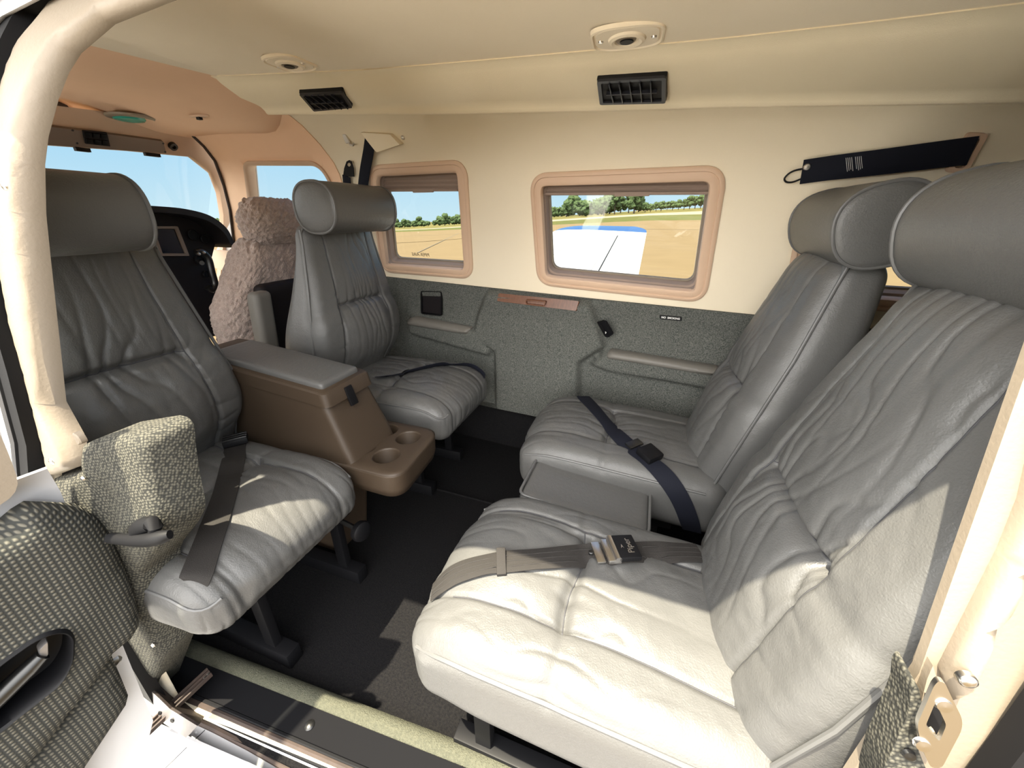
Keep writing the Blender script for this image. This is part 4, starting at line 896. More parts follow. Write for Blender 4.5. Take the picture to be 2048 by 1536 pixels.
for px, lab in [([(516,109),(582,104),(641,136),(575,140)], 'oval cream reading lamp plate on the ceiling, the left one nearer the cockpit'), ([(1174,47),(1326,41),(1334,88),(1190,94)], 'oval cream reading lamp plate on the ceiling above the wide window')]:
    Q = [hceil(x, y) for x, y in px]; c = mid(Q); n_ = np.array([0,0,-1.]); root = thing('reading_lamp', c, lab, 'lamp', 'reading lamps in the ceiling')
    u = norm((Q[1]-Q[0])+(Q[2]-Q[3])); lu = 0.25*(np.linalg.norm(Q[1]-Q[0])+np.linalg.norm(Q[2]-Q[3])); u[2] = 0; u = norm(u); w = np.cross(n_, u); hw = 0.5*abs((Q[3]-Q[0])@w)
    ol = round_poly([c+u*a*lu+w*b_*hw for a, b_ in [(-1,-0.72),(-0.5,-1),(0.5,-1),(1,-0.72),(1.0,0.72),(0.5,1),(-0.5,1),(-1.0,0.72)]], 0.02, 5)
    V = []; m = len(ol)
    for k, o in ((1.0, 0.0), (0.985, 0.006), (0.93, 0.007), (0.90, 0.003), (0.86, 0.003), (0.84, 0.006), (0.30, 0.007)):
        for p in ol: V.append(c+(p-c)*k+n_*o)
    Fc = [[l*m+i, l*m+(i+1) % m, (l+1)*m+(i+1) % m, (l+1)*m+i] for l in range(6) for i in range(m)]+[list(range(6*m, 7*m))]
    mk('plate', V, Fc, M['headliner'], root, ang=30)
    V, Fc = lathe([(0.034, 0.004), (0.031, 0.010), (0.026, 0.012), (0.021, 0.010), (0.019, 0.002)], c, n_, 28); cup = mk('socket_ring', V, Fc, M['headliner'], root)
    V, Fc = lathe([(0.019, 0.006), (0.016, 0.0095), (0.010, 0.011), (0.002, 0.011)], c-u*0.002, n_, 24); mk('eyeball', V, Fc, M['cream_light'], cup)
    V, Fc = lathe([(0.012, 0.011), (0.011, 0.0125), (0.001, 0.0125)], c+w*0.004, n_, 20); mk('bulb_hole', V, Fc, M['black'], cup)
    for s in (-0.72, 0.72): V, Fc = lathe([(0, 0.009), (0.004, 0.0085), (0.005, 0.006)], c+u*lu*s, n_, 12); mk('screw', V, Fc, M['steel'], root)
# ------------------------------------------------------------------ cockpit
def prism(poly, x0, x1, name, mt, parent, shear=0.0, **k):   # outline in (y, z), run along x
    m = len(poly); V = [(x0+shear*(z-0.7), y, z) for y, z in poly]+[(x1, y, z) for y, z in poly]
    Fc = [list(range(m)), list(range(m, 2*m))[::-1]]+[[i, (i+1) % m, m+(i+1) % m, m+i] for i in range(m)]; return mk(name, V, Fc, mt, parent, **k)
arc = smooth_poly([(0.30,0.86),(0.34,0.95),(0.45,0.995),(0.65,1.015),(0.85,1.02),(1.05,1.012),(1.16,1.003),(1.25,0.978),(1.305,0.93),(1.322,0.875)], 5, closed=False)
arc = [tuple(p) for p in arc]; arci = [(0.82+(y-0.82)*0.965, 0.40+(z-0.40)*0.965) for y, z in arc]
root = thing('instrument_panel', (-1.9, 0.82, 0.45), 'black instrument panel with a padded arched hood and screens, ahead of the sheepskin seat', 'instrument panel')
prism(arc+[(1.318, 0.845)]+arci[::-1], -1.80, -2.15, 'glare_hood', M['dash'], root, ang=50)
prism(arci+[(1.27,0.80),(1.255,0.62),(1.20,0.46),(0.45,0.46),(0.36,0.6)], -1.90, -1.98, 'panel_face', M['dash'], root, ang=30)
fx = -1.895
def pq(px): return [AX(x, y, fx) for x, y in px]
Q = pq([(296,452),(352,452),(376,512),(318,512)]); V, Fc = frame_slab(Q, 0.010, 0, 0.012, (1,0,0), 0.05); sc_ = mk('screen_bezel', V, Fc, M['panel'], root)
V, Fc = slab(pq([(300,458),(346,458),(368,508),(320,508)]), 0, 0.004, (1,0,0), 0.05); mk('screen', V, Fc, M['screen'], sc_)
for i, (x, y, r) in enumerate([(385,470,0.022),(408,478,0.018),(398,520,0.02),(412,548,0.016),(424,470,0.010)]):
    V, Fc = lathe([(r, 0), (r, 0.008), (r*0.86, 0.010), (r*0.84, 0.004), (0.0005, 0.004)], AX(x, y, fx), (1,0,0), 20); mk('gauge', V, Fc, M['rubber'], root)
V, Fc = tube([AX(398,522,-1.88), AX(404,526,-1.78)], 0.009, 10); yk = mk('yoke_shaft', V, Fc, M['dark_metal'], root)
hp = [AX(x, y, -1.76) for x, y in smooth_poly([(392,505),(400,503),(410,508),(418,520),(424,545),(430,568),(424,580),(415,574)], 4, closed=False)]
V, Fc = tube(hp, 0.013, 10); mk('yoke_grip', V, Fc, M['dark_metal'], yk)
for x, y in [(395,508),(405,505)]: V, Fc = lathe([(0.006,0),(0.006,0.01),(0.0005,0.012)], AX(x, y, -1.745), (1,0,0), 10); mk('yoke_button', V, Fc, M['steel'], yk)
V, Fc = slab([HF(x, y, 0.07) for x, y in [(417,499),(473,503),(473,545),(424,531)]], 0, 0.02, (0.5,-0.8,0), 0.08); pt = mk('tan_corner_trim', V, Fc, M['tan'], None); tag(pt, 'tan screwed trim block at the outer end of the instrument panel', 'trim piece')
for x, y in [(424,519),(452,527)]: screw(x, y, 0.006, pt, off=0.092, surf=HF, n=(0.5,-0.8,0))
V, Fc = sheet([(-2.2,0.3),(-2.2,0.80),(-1.45,0.80),(-1.45,0.3)], [], 0.05, far_map(0.03), thick=0.02, tdir=(0,1,0)); struct(mk('wall_cockpit_lower', V, Fc, M['grey_cloth'], ang=70))
# sheepskin covered pilot seat
root = thing('cockpit_seat', (-1.45, 1.22, 0), 'cockpit seat under a shaggy brown-grey sheepskin cover, beyond the console', 'seat')
def fleece(c, H, r, n, warp, name):
    V, N, Fc = rbox(H, r, n); V = np.array([warp(v) for v in V])
    s = 0.005*(vn(V[:,0]*55+V[:,1]*43+9, V[:,2]*60+V[:,1]*31)-0.5)+0.009*(vn(V[:,0]*140+V[:,1]*90+9, V[:,2]*150-V[:,1]*70)-0.5)+0.006*(vn(V[:,0]*18+5, V[:,2]*18+V[:,1]*14)-0.5)
    return mk(name, V+N*s[:,None]+np.array(c), Fc, M['wool'], root, ang=180)
fleece((-1.47, 1.275, 0.955), (0.075, 0.145, 0.088), 0.074, (40, 80, 50), lambda v: v, 'fleece_headrest')
fleece((-1.50, 1.20, 0.60), (0.085, 0.255, 0.30), 0.083, (30, 110, 130), lambda v: np.array([v[0]-0.14*(v[2]+0.1)*0.0+0.06*(0.3-v[2])*0.3, v[1]*(1-0.42*float(ss(0.0, 0.32, v[2]))) + 0.06*float(ss(0.0, 0.3, v[2])), v[2]]), 'fleece_back')
V, Nn, Fc = rbox((0.03, 0.20, 0.24), 0.025, (8, 30, 30)); mk('seat_back_shell', V+np.array([-1.40, 1.26, 0.50]), Fc, M['dash'], root, ang=180)
V, Nn, Fc = rbox((0.24, 0.22, 0.06), 0.04, (20, 20, 8)); mk('seat_cushion', V+np.array([-1.68, 1.20, 0.34]), Fc, M['wool'], root, ang=180)
for s in (-1, 1): V, Fc = box((-1.62, 1.20+s*0.18, 0.14), (0.20, 0.015, 0.14), bev=0.004); mk('seat_leg', V, Fc, M['dash'], root)
a_ = [AX(x, y, -1.33) for x, y in [(493,590),(531,592),(520,700),(466,700)]]; V = []; c0 = mid(a_)
hw = 0.5*abs(a_[1][1]-a_[0][1]); Vr, Nr, Fr = rbox((0.028, 0.036, 0.135), 0.02, (10, 12, 24)); Vr[:,1] += -0.10*(0.12-Vr[:,2])+0.01; mk('folded_armrest', Vr+np.array([-1.33, float(a_[0][1]+a_[1][1])/2, float(a_[0][2])-0.13]), Fr, M['armrest'], root, ang=180)
# overhead fittings in the cockpit
def hck(x, y): return hit(x, y, lambda p: p[2]-float(ck_z(p[0], p[1]))+0.0, 0.3, 3)
Q = [hws(x, y) for x, y in [(60,244),(322,279),(329,303),(60,283)]]; ne = norm((1,0,-0.75)); ne = norm(np.array([1,0,-0.75])); root = thing('overhead_switch_panel', mid(Q), 'flat brown overhead panel with six dark switches above the windscreen', 'switch panel')
ne = norm(np.array([1.0,0,-0.75])); V, Fc = slab(Q, 0.0, 0.012, ne, 0.04); pl = mk('panel_plate', V, Fc, M['panel'], root)
V, Fc = slab([hws(x, y)+ne*0.012 for x, y in [(158,255),(208,260),(215,288),(164,282)]], 0, 0.004, ne, 0.05); mk('switch_plate', V, Fc, M['dash'], pl)
for i in range(3):
    for j in range(2):
        c = hws(168+16*i+3*j, 263+13*j+1.5*i)+ne*0.017; V, Fc = box(c, (0.009, 0.008, 0.004), frame(ne), 0.002); mk('switch', V, Fc, M['black'], root)
for x, y in [(140,256),(149,282),(322,283),(326,300)]: V, Fc = lathe([(0,0.002),(0.003,0.0015),(0.004,0)], hws(x, y)+ne*0.012, ne, 10); mk('screw', V, Fc, M['dark_metal'], root)
V, Fc = lathe([(0.016,0),(0.015,0.012),(0.008,0.012),(0.007,0.004),(0.0005,0.004)], hws(344,291), ne, 20); tag(mk('jack_socket', V, Fc, M['dark_metal'], None), 'round dark socket at the right end of the overhead switch panel', 'socket')
c = hck(267,234); root = thing('overhead_lamp', c, 'round cream overhead lamp with a green lens in the tan cockpit ceiling', 'lamp')
V, Fc = lathe([(0.078,0),(0.076,0.006),(0.060,0.009),(0.052,0.004),(0.0005,0.004)], c, (0,0,-1), 36); rg = mk('ring', V, Fc, M['cream_light'], root)
Vg = mat('green_lens', (0.03, 0.33, 0.25), 0.25); V, Fc = lathe([(0.048,0.004),(0.042,0.012),(0.02,0.016),(0.0005,0.017)], c+np.array([-0.01,-0.01,0]), (0,0,-1), 28); mk('lens', V, Fc, Vg, rg)
a, b_ = hck(198,239), hck(240,229); V, Fc = ribbon([a+np.array([0,0,-0.004]), (a+b_)/2+np.array([0,0,-0.010]), b_+np.array([0,0,-0.006])], [norm(np.cross(b_-a, (0,0,1)))*0.011]*3, 0.003, [(0,0,-1)]*3); tag(mk('dark_strap', V, Fc, M['belt_navy'], None), 'short dark strap stuck to the tan ceiling beside the round lamp', 'strap')
Q = [hck(x, y) for x, y in [(96,196),(122,204),(148,215),(112,232)]]; root = thing('air_vent', mid(Q), 'dark air vent in the tan cockpit ceiling, half hidden by the door post', 'vent')
V, Fc = slab(Q, 0, 0.012, (0,0,-1), 0.05); mk('bezel', V, Fc, M['navy'], root)
c = hck(402,231); V, Fc = slab([hck(x, y) for x, y in [(375,229),(400,227),(420,230),(398,234)]], 0, 0.006, (0,0,-1), 0.3); cl = tag(mk('visor_clip', V, Fc, M['tan'], None), 'small tan clip plate with a dark catch on the cockpit ceiling corner', 'clip')
V, Fc = box(hck(397,230)+np.array([0,0,-0.010]), (0.008,0.006,0.004), bev=0.001); mk('catch', V, Fc, M['black'], cl)
for x, y in [(225+170,235),(360,257)]: screw(x, y, 0.005, None, off=0.0, surf=lambda a, b: hck(a, b), n=(0,0,-1), name='liner_screw') if False else None
for px in [(145,294,175,300),(285,305,315,310)]:
    p = hws(px[0], px[1]); q = hws(px[2], px[3]); V, Fc = box((p+q)/2+np.array([0.01,0,-0.004]), (0.008, abs(q[1]-p[1])/2, 0.006), bev=0.001); mk('visor_hinge', V, Fc, M['dash'], bpy.data.objects['trim_5'])

# ------------------------------------------------------------------ door, sill and side panel
def strip2(Pa, Pb, dz, name, mt, parent=None, dn=(0,0,-1)):
    V = [tuple(p) for p in Pa]+[tuple(p) for p in Pb]; m = len(Pa); Fc = [[i, i+1, m+i+1, m+i] for i in range(m-1)]
    V2 = [tuple(np.array(p)+np.array(dn)*dz) for p in V]; n = len(V); Fc += [[a+n for a in f][::-1] for f in Fc]
    ed = list(range(m))+list(range(2*m-1, m-1, -1)); Fc += [[ed[i], ed[(i+1) % len(ed)], ed[(i+1) % len(ed)]+n, ed[i]+n] for i in range(len(ed))]
    return mk(name, V+V2, Fc, mt, parent, ang=30)
# grey tweed side panel at the forward door post
sp_px = [(118,952),(150,946),(178,938),(176,888),(200,875),(285,862),(302,868),(313,882),(318,930),(326,980),(341,1048),(340,1065),(327,1090),(292,1132),(282,1150),(310,1230),(341,1298),(334,1314),(306,1398),(292,1400),(255,1300),(225,1210),(165,1060)]
sp = round_poly([xz(HN(x, y)) for x, y in sp_px], 0.006, 3); ridge = [xz(HN(x, y)) for x, y in [(178,910),(285,880),(310,900)]]; fold_ = [xz(HN(x, y)) for x, y in [(225,990),(235,1060),(285,1150)]]
def spm(P):
    d = sd_poly(P, sp); a = seg_dist(P, fold_, False); return np.column_stack([P[:,0], YN(P[:,0], P[:,1])-0.006-0.008*np.sqrt(np.clip(d/0.012, 0, 1))+0.010*np.exp(-(a/0.03)**2), P[:,1]])
V, Fc = sheet(sp, [], 0.012, spm, thick=0.055, tdir=(0,1,0)); root = tag(mk('side_panel', V, Fc, M['weave'], None, ang=60), 'stepped grey-beige tweed side panel standing between the forward door post and the seat', 'trim panel')
for x, y in [(167,957),(307,1290)]: V, Fc = lathe([(0,0.003),(0.003,0.0025),(0.004,0)], HN(x, y, -0.015), (0,-1,0), 12); mk('screw', V, Fc, M['steel'], root)
V, Fc = slab([HN(x, y, -0.022) for x, y in [(160,858),(172,866),(176,882),(165,888)]], 0, 0.008, (0,-1,0), 0.4); struct(mk('trim_7', V, Fc, M['cream_light'], None))
# the open door: inner panel faces aft, door swings out from its forward edge
DP = np.array([-0.74, 0.14, 0.0]); DD = norm((-0.25, -0.97, 0)); DN = norm((0.97, -0.25, 0))
def hd(x, y, off=0.0): return onp(x, y, DN, DN@(DP+DN*off))
def sz(p): return (float((p-DP)@DD), float(p[2]))
def dmap(off): return lambda P: np.array([DP+DD*s+np.array([0,0,z])+DN*o for (s, z), o in zip(P, off(P) if callable(off) else np.full(len(P), off))])
root = thing('cabin_door', DP+DD*0.4, 'open cabin door swung forward, its inner panel in coarse grey-beige tweed with a black handle pocket', 'door')
up_ = [sz(hd(x, y)) for x, y in [(0,1060),(28,1036),(55,1019),(110,1021),(160,1026),(190,1038),(216,1060),(243,1120),(266,1180),(277,1225),(278,1252),(262,1274),(225,1312),(150,1406),(75,1500)]]
zb_ = up_[-1][1]
dp = [(0.80, up_[0][1]-0.0), ] + up_ + [(0.30, up_[-1][1]-0.10), (0.80, up_[-1][1]-0.14)]
hdl = [sz(hd(x, y)) for x, y in [(-40,1325),(0,1293),(60,1252),(95,1238),(122,1237),(135,1250),(134,1296),(112,1338),(40,1392),(0,1424),(-40,1450)]]
hdl = [tuple(p) for p in round_poly(hdl, 0.012, 4)]
facet = [sz(hd(x, y)) for x, y in [(160,1026),(205,1110),(225,1200),(232,1300)]]
def dof(P):
    d = sd_poly(P, dp); o = 0.028*np.sqrt(np.clip(d/0.035, 0, 1)*(2-np.clip(d/0.035, 0, 1))); a = seg_dist(P, facet, False); o = o-0.007*np.exp(-(a/0.02)**2)
    h = sd_poly(P, hdl); return o + 0.004*np.exp(-(h/0.012)**2)
V, Fc = sheet(dp, [hdl], 0.012, dmap(dof), thick=0.03, tdir=-DN); mk('door_panel', V, Fc, M['weave_door'], root, ang=60)
lo = [sz(hd(x, y, -0.01)) for x, y in [(222,1308),(240,1350),(257,1392),(252,1412),(170,1536)]]
lp = [sz(hd(225, 1300, -0.01))] + lo + [(0.15, -0.02), (0.80, -0.06), (0.80, up_[-1][1]-0.10), (0.30, up_[-1][1]-0.06), sz(hd(75, 1492, -0.01))]
V, Fc = sheet(lp, [], 0.02, dmap(lambda P: -0.012+0.014*np.sqrt(np.clip(sd_poly(P, lp)/0.02, 0, 1))), thick=0.02, tdir=-DN); mk('lower_panel', V, Fc, M['weave_door'], root, ang=60)
# handle pocket
hm = []; m = len(hdl); V = []
c2 = np.array([np.mean([p[0] for p in hdl]), np.mean([p[1] for p in hdl])])
for k, o in ((1.06, 0.032), (1.0, 0.037), (0.93, 0.034), (0.88, 0.015), (0.80, -0.004), (0.3, -0.006)):
    for p in hdl: q = c2+(np.array(p)-c2)*np.array([1-(1-k)*0.6, k]) if k < 1 else c2+(np.array(p)-c2)*k; V.append(DP+DD*q[0]+np.array([0,0,q[1]])+DN*o)
Fc = [[l*m+i, l*m+(i+1) % m, (l+1)*m+(i+1) % m, (l+1)*m+i] for l in range(5) for i in range(m)]+[list(range(5*m, 6*m))]
pk = mk('handle_pocket', V, Fc, M['black'], root, ang=40)
V, Fc = tube([hd(x, y, 0.022) for x, y in [(-30,1420),(10,1382),(60,1335),(85,1310)]], [0.012,0.012,0.011,0.009], 10); mk('handle_lever', V, Fc, M['dark_metal'], pk)
V, Fc = slab([hd(x, y, 0.01) for x, y in [(72,1290),(92,1270),(94,1300),(78,1312)]], 0, 0.014, DN, 0.3); mk('latch_catch', V, Fc, M['alu'], pk)
# pull strap
V, Fc = tube([HN(x, y, o) for x, y, o in [(222,1076,-0.03),(240,1078,-0.034),(268,1080,-0.036),(300,1079,-0.036),(325,1074,-0.034),(340,1069,-0.030)]], [0.0075,0.0075,0.0085,0.0095,0.009,0.006], 10); ps = mk('pull_strap', V, Fc, M['rubber'], root)
V, Fc = tube([HN(x, y, -0.03) for x, y in [(272,1072),(276,1058),(288,1050),(303,1047),(312,1055),(308,1068)]], [0.007,0.010,0.011,0.010,0.008,0.006], 10); mk('strap_loop', V, Fc, M['rubber'], ps)
# upper door frame round its window, outer skin
zt_ = up_[0][1]; fr_o = [(0.80, zt_-0.01), (-0.025, zt_+0.03), (-0.035, zt_+0.10), (-0.05, zt_+0.40), (0.06, zt_+0.58), (0.60, zt_+0.60), (0.80, zt_+0.40)]
fr_i = [(0.73, zt_+0.07), (0.05, zt_+0.075), (0.035, zt_+0.40), (0.10, zt_+0.52), (0.57, zt_+0.53), (0.73, zt_+0.38)]
V, Fc = sheet(round_poly(fr_o, 0.03, 5), [round_poly(fr_i, 0.05, 5)], 0.03, dmap(-0.005), thick=0.03, tdir=-DN); mk('window_surround', V, Fc, M['cream_light'], root, ang=50)
V, Fc = sheet(round_poly(fr_i, 0.05, 5), [], 0.2, dmap(-0.02), thick=0.004, tdir=-DN); mk('door_window', V, Fc, M['glass'], root)
V, Fc = sheet([(0.82, -0.12), (0.10, -0.12), (-0.01, 0.1), (-0.055, zt_), (-0.055, zt_+0.04), (0.82, zt_)], [], 0.08, dmap(-0.045), thick=0.008, tdir=-DN); mk('outer_skin', V, Fc, M['paint'], root, ang=50)
# ---- sill
def zs(px, z): return [AZ(x, y, z) for x, y in px]
r1 = zs([(378,1287),(500,1328),(640,1378),(770,1424),(900,1484),(1040,1545)], 0.035); r2 = zs([(330,1290),(440,1340),(500,1363),(640,1420),(740,1460),(849,1517),(930,1560)], 0.035)
cen = []; m = 24
def lerpL(L, t): 
    x = t*(len(L)-1); i = min(int(x), len(L)-2); return np.array(L[i])*(1-(x-i))+np.array(L[i+1])*(x-i)
yb0 = lambda x: 0.317+0.056*(x+0.5)
V = []; Fc = []; xs = np.linspace(-1.0, 0.28, 60); prof = [(-0.024,-0.03),(-0.022,0.024),(-0.012,0.036),(0.004,0.038),(0.016,0.030),(0.022,0.012),(0.024,-0.03)]
for x in xs:
    for a, b_ in prof: V.append((x, yb0(x)+0.006+a, b_))
for i in range(59):
    for q in range(6): Fc.append([i*7+q, i*7+q+1, (i+1)*7+q+1, (i+1)*7+q])
struct(mk('trim_8', V, Fc, M['carpet_light'], ang=60))
xs = np.linspace(-0.98, 0.30, 30)
struct(strip2([(x, yb0(x)-0.012, 0.030) for x in xs], [(x, yb0(x)-0.062, 0.026) for x in xs], 0.03, 'trim_9', M['sill_black']))
for x, y in [(619,1450),(345,1405)]: V, Fc = lathe([(0,0.004),(0.004,0.0035),(0.0085,0.002),(0.010,0)], AZ(x, y, 0.029), (0,0,1), 16); struct(mk('trim_screw', V, Fc, M['dark_metal']))
for k, (o, zz, mt, nm) in enumerate([(0.066, 0.020, 'rubber', 'trim_10'), (0.073, 0.020, 'brown', 'trim_11'), (0.080, 0.012, 'rubber', 'trim_12')]):
    m_ = MB(); m_.add(*tube([(x, yb0(x)-o, zz) for x in xs], 0.0055, 8)); struct(m_.build(nm, M[mt]))
# riveted outer skin below the sill
def SK(x, t): return (x, yb0(x)-0.083-0.30*t, 0.004-0.42*t)      # t down the skin
V = []; Fc = []; nx = 30; ts = [0, 0.02, 0.05, 0.2, 0.5, 0.8, 1.0]; XS = np.linspace(-0.9, 0.6, nx)
for x in XS:
    for t in ts: V.append(SK(x, t))
for i in range(nx-1):
    for q in range(len(ts)-1): Fc.append([i*len(ts)+q, i*len(ts)+q+1, (i+1)*len(ts)+q+1, (i+1)*len(ts)+q])
skn = struct(mk('wall_left_lower_skin', V, Fc, M['paint'], ang=60))
nrm_s = norm(np.cross(np.array(SK(0,1))-np.array(SK(0,0)), (1,0.056,0))); nrm_s = nrm_s if nrm_s[2] > 0 else -nrm_s
def hsk(x, y): return onp(x, y, nrm_s, nrm_s@np.array(SK(-0.5, 0.5)))
m_ = MB()
for x, y in [(397,1413),(427,1430),(462,1446),(500,1465),(538,1483),(575,1502),(372,1446),(392,1466),(372,1485),(347,1508),(329,1527),(392,1500),(408,1510),(437,1530),(300,1500)]: m_.add(*lathe([(0,0.0022),(0.0025,0.0016),(0.0038,0)], hsk(x, y), nrm_s, 12))
struct(m_.build('rivets', M['paint'], skn))
m_ = MB(); m_.add(*tube([hsk(x, y)+nrm_s*0.002 for x, y in [(360,1424),(430,1456),(500,1492),(570,1532),(640,1572)]], 0.006, 8)); struct(m_.build('skin_seal', M['brown'], skn))
m_ = MB(); m_.add(*tube([hsk(x, y)+nrm_s*0.0002 for x, y in [(410,1460),(370,1498),(325,1542)]], 0.0008, 6)); struct(m_.build('skin_joint', M['rubber'], skn))
# door stay channel lying out over the skin
a, b_ = AZ(421,1346,0.060), AZ(205,1548,0.035); d = norm(b_-a); s = norm(np.cross(d, (0,0,1))); root = thing('door_stay', (a+b_)/2, 'dark metal door stay channel lying across the sill over the riveted skin', 'door stay')
pr = [(-0.011,0.0),(-0.011,0.009),(-0.008,0.009),(-0.007,0.003),(-0.002,0.003),(-0.001,0.008),(0.002,0.008),(0.003,0.003),(0.007,0.003),(0.008,0.009),(0.011,0.009),(0.011,0.0)]; V = []; k = len(pr)
P_ = [a, b_+d*0.25]
for p in P_:
    for u, w in pr: V.append(p+s*u+np.array([0,0,w]))
Fc = [[q, (q+1) % k, k+(q+1) % k, k+q] for q in range(k)]+[list(range(k)), list(range(k, 2*k))]; ch = mk('channel', V, Fc, M['brown'], root, ang=20)
for t in (0.02, 0.06): V, Fc = lathe([(0,0.003),(0.003,0.0025),(0.004,0)], a+(b_-a)*t+np.array([0,0,0.004]), (0,0,1), 12); mk('rivet', V, Fc, M['steel'], ch)
V, Fc = lathe([(0.001,0.012),(0.009,0.012),(0.009,-0.012),(0.001,-0.012)], hsk(318,1416)+nrm_s*0.012, s, 14); mk('stay_stop', V, Fc, M['rubber'], root)
# metal hinge jamb at the lower front corner of the opening
root = thing('hinge_jamb', AZ(290,1380,0.03), 'dull metal hinge jamb with holes at the lower front corner of the door opening', 'hinge')
A_ = [AY(x, y, yy) for x, y, yy in [(232,1296,0.19),(262,1318,0.19),(296,1376,0.19),(340,1418,0.19),(395,1452,0.19)]]
B_ = [AY(x, y, yy) for x, y, yy in [(208,1308,0.175),(236,1345,0.175),(262,1392,0.175),(305,1432,0.175),(372,1476,0.175)]]
C_ = [AY(x, y, yy) for x, y, yy in [(245,1262,0.215),(278,1300,0.215),(312,1360,0.215),(352,1400,0.215),(405,1436,0.215)]]
pj_ = strip2(A_, B_, 0.004, 'jamb_plate', M['alu'], root, dn=(0,1,-0.2)); strip2(C_, A_, 0.004, 'jamb_flange', M['brown'], root, dn=(0,1,-0.2))
for t in (0.3, 0.42, 0.54, 0.75, 0.85):
    p = lerpL(A_, t)*0.45+lerpL(B_, t)*0.55; n_ = norm(np.cross(A_[3]-A_[2], B_[2]-A_[2])); n_ = n_ if n_[1] < 0 else -n_; V, Fc = lathe([(0,0.0016),(0.0042,0.0014),(0.005,0)], p, n_, 12); mk('hole_plug', V, Fc, M['rubber'], pj_)
p = AY(228,1316,0.165); V, Fc = lathe([(0.001,0.012),(0.006,0.012),(0.009,0.009),(0.013,0.006),(0.013,0)], p, (0.4,-0.8,0.4), 20); mk('hinge_bolt', V, Fc, M['steel'], root)
# ---- aft door post: striker plate, tweed panel, cream return
root = thing('striker_plate', HN(1880, 1440), 'worn chrome striker plate with a diamond slot low on the aft door post', 'striker plate')
so = [xz(HN(x, y, -0.03)) for x, y in [(1877,1362),(1890,1366),(1906,1400),(1925,1438),(1924,1460),(1884,1536),(1862,1536),(1845,1500),(1834,1450),(1868,1372)]]; sh_ = [xz(HN(x, y, -0.03)) for x, y in [(1871,1404),(1893,1450),(1879,1484),(1851,1452)]]
V, Fc = sheet(round_poly(so, 0.006, 4), [round_poly(sh_, 0.003, 3)], 0, near_map(-0.030), thick=0.004, tdir=(0,1,0)); pl = mk('plate', V, Fc, M['steel'], root, ang=30)
for x, y in [(1885,1407),(1843,1486)]: V, Fc = lathe([(0,0.0035),(0.005,0.003),(0.0055,0.0005),(0.006,0)], HN(x, y, -0.0285), (0,-1,0.2), 18); mk('screw', V, Fc, M['steel'], pl)
V, Fc = sheet([xz(HN(x, y, -0.008)) for x, y in [(1855,1395),(1905,1440),(1885,1500),(1840,1460)]], [], 0, near_map(-0.008), thick=0.004, tdir=(0,1,0)); mk('slot_backing', V, Fc, M['rubber'], root)
V, Fc = slab([hit(x, y, lambda p: p[1]-YN(p[0], p[2])+0.02) for x, y in [(1850,1452),(1858,1448),(1876,1482),(1870,1492)]], 0, 0.003, (0.3,-1,0.2), 0.1); mk('slot_lip', V, Fc, M['cream_light'], root)
tw = [xz(HN(x, y, -0.018)) for x, y in [(1822,1384),(1830,1374),(1838,1376),(1845,1417),(1833,1453),(1836,1499),(1855,1545),(1880,1620),(1740,1620),(1766,1536),(1798,1469),(1818,1424)]]
V, Fc = sheet(round_poly(tw, 0.005, 3), [], 0.012, near_map(-0.018), thick=0.03, tdir=(0,1,0)); q_ = tag(mk('tweed_panel', V, Fc, M['weave'], None, ang=60), 'narrow strip of tweed side panel between the striker plate and the near seat', 'trim panel')
V, Fc = lathe([(0,0.003),(0.004,0.0025),(0.005,0)], HN(1817,1508,-0.020), (0,-1,0.2), 12); mk('screw', V, Fc, M['dark_metal'], q_)
V, Fc = sheet([xz(HN(x, y)) for x, y in [(1860,1322),(1872,1362),(1848,1411),(1836,1398),(1848,1350)]], [], 0, near_map(-0.004), thick=0.02, tdir=(0,1,0)); struct(mk('trim_13', V, Fc, M['cream_light']))
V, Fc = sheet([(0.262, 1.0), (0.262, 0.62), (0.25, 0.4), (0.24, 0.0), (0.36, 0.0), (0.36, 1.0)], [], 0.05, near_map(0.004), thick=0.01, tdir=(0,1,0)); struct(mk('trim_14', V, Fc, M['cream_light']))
# ---- small things on the floor
root = thing('floor_bracket', AZ(970,1474,0.01), 'dark metal bracket plate with bolts on the carpet under the near seat', 'bracket')
V, Fc = slab(zs([(945,1448),(1002,1466),(994,1503),(939,1485)], 0.012), -0.01, 0.006, (0,0,1), 0.2); pl = mk('plate', V, Fc, M['dark_metal'], root)
for x, y in [(955,1463),(950,1480),(986,1493)]: V, Fc = lathe([(0,0.005),(0.005,0.004),(0.006,0)], AZ(x, y, 0.018), (0,0,1), 10); mk('bolt', V, Fc, M['steel'], pl)
V, Fc = tube([AZ(975,1455,0.02), AZ(982,1462,0.05), AZ(975,1440,0.09)], 0.007, 8); mk('latch_arm', V, Fc, M['dark_metal'], root)
c = AY(722,1062,0.60); root = thing('recline_knob', c, 'black oval recline knob hanging under the seat by the console', 'knob')
V, Fc = lathe([(0.0005,0.012),(0.020,0.012),(0.026,0.008),(0.028,0.0),(0.026,-0.008),(0.0005,-0.01)], c, norm(EYE-c)*np.array([1,0.2,0.1]), 24); kb = mk('knob_disc', V, Fc, M['black'], root)
V, Fc = tube([c, c+np.array([-0.08,0,0.02])], 0.007, 8); mk('knob_shaft', V, Fc, M['dark_metal'], kb)


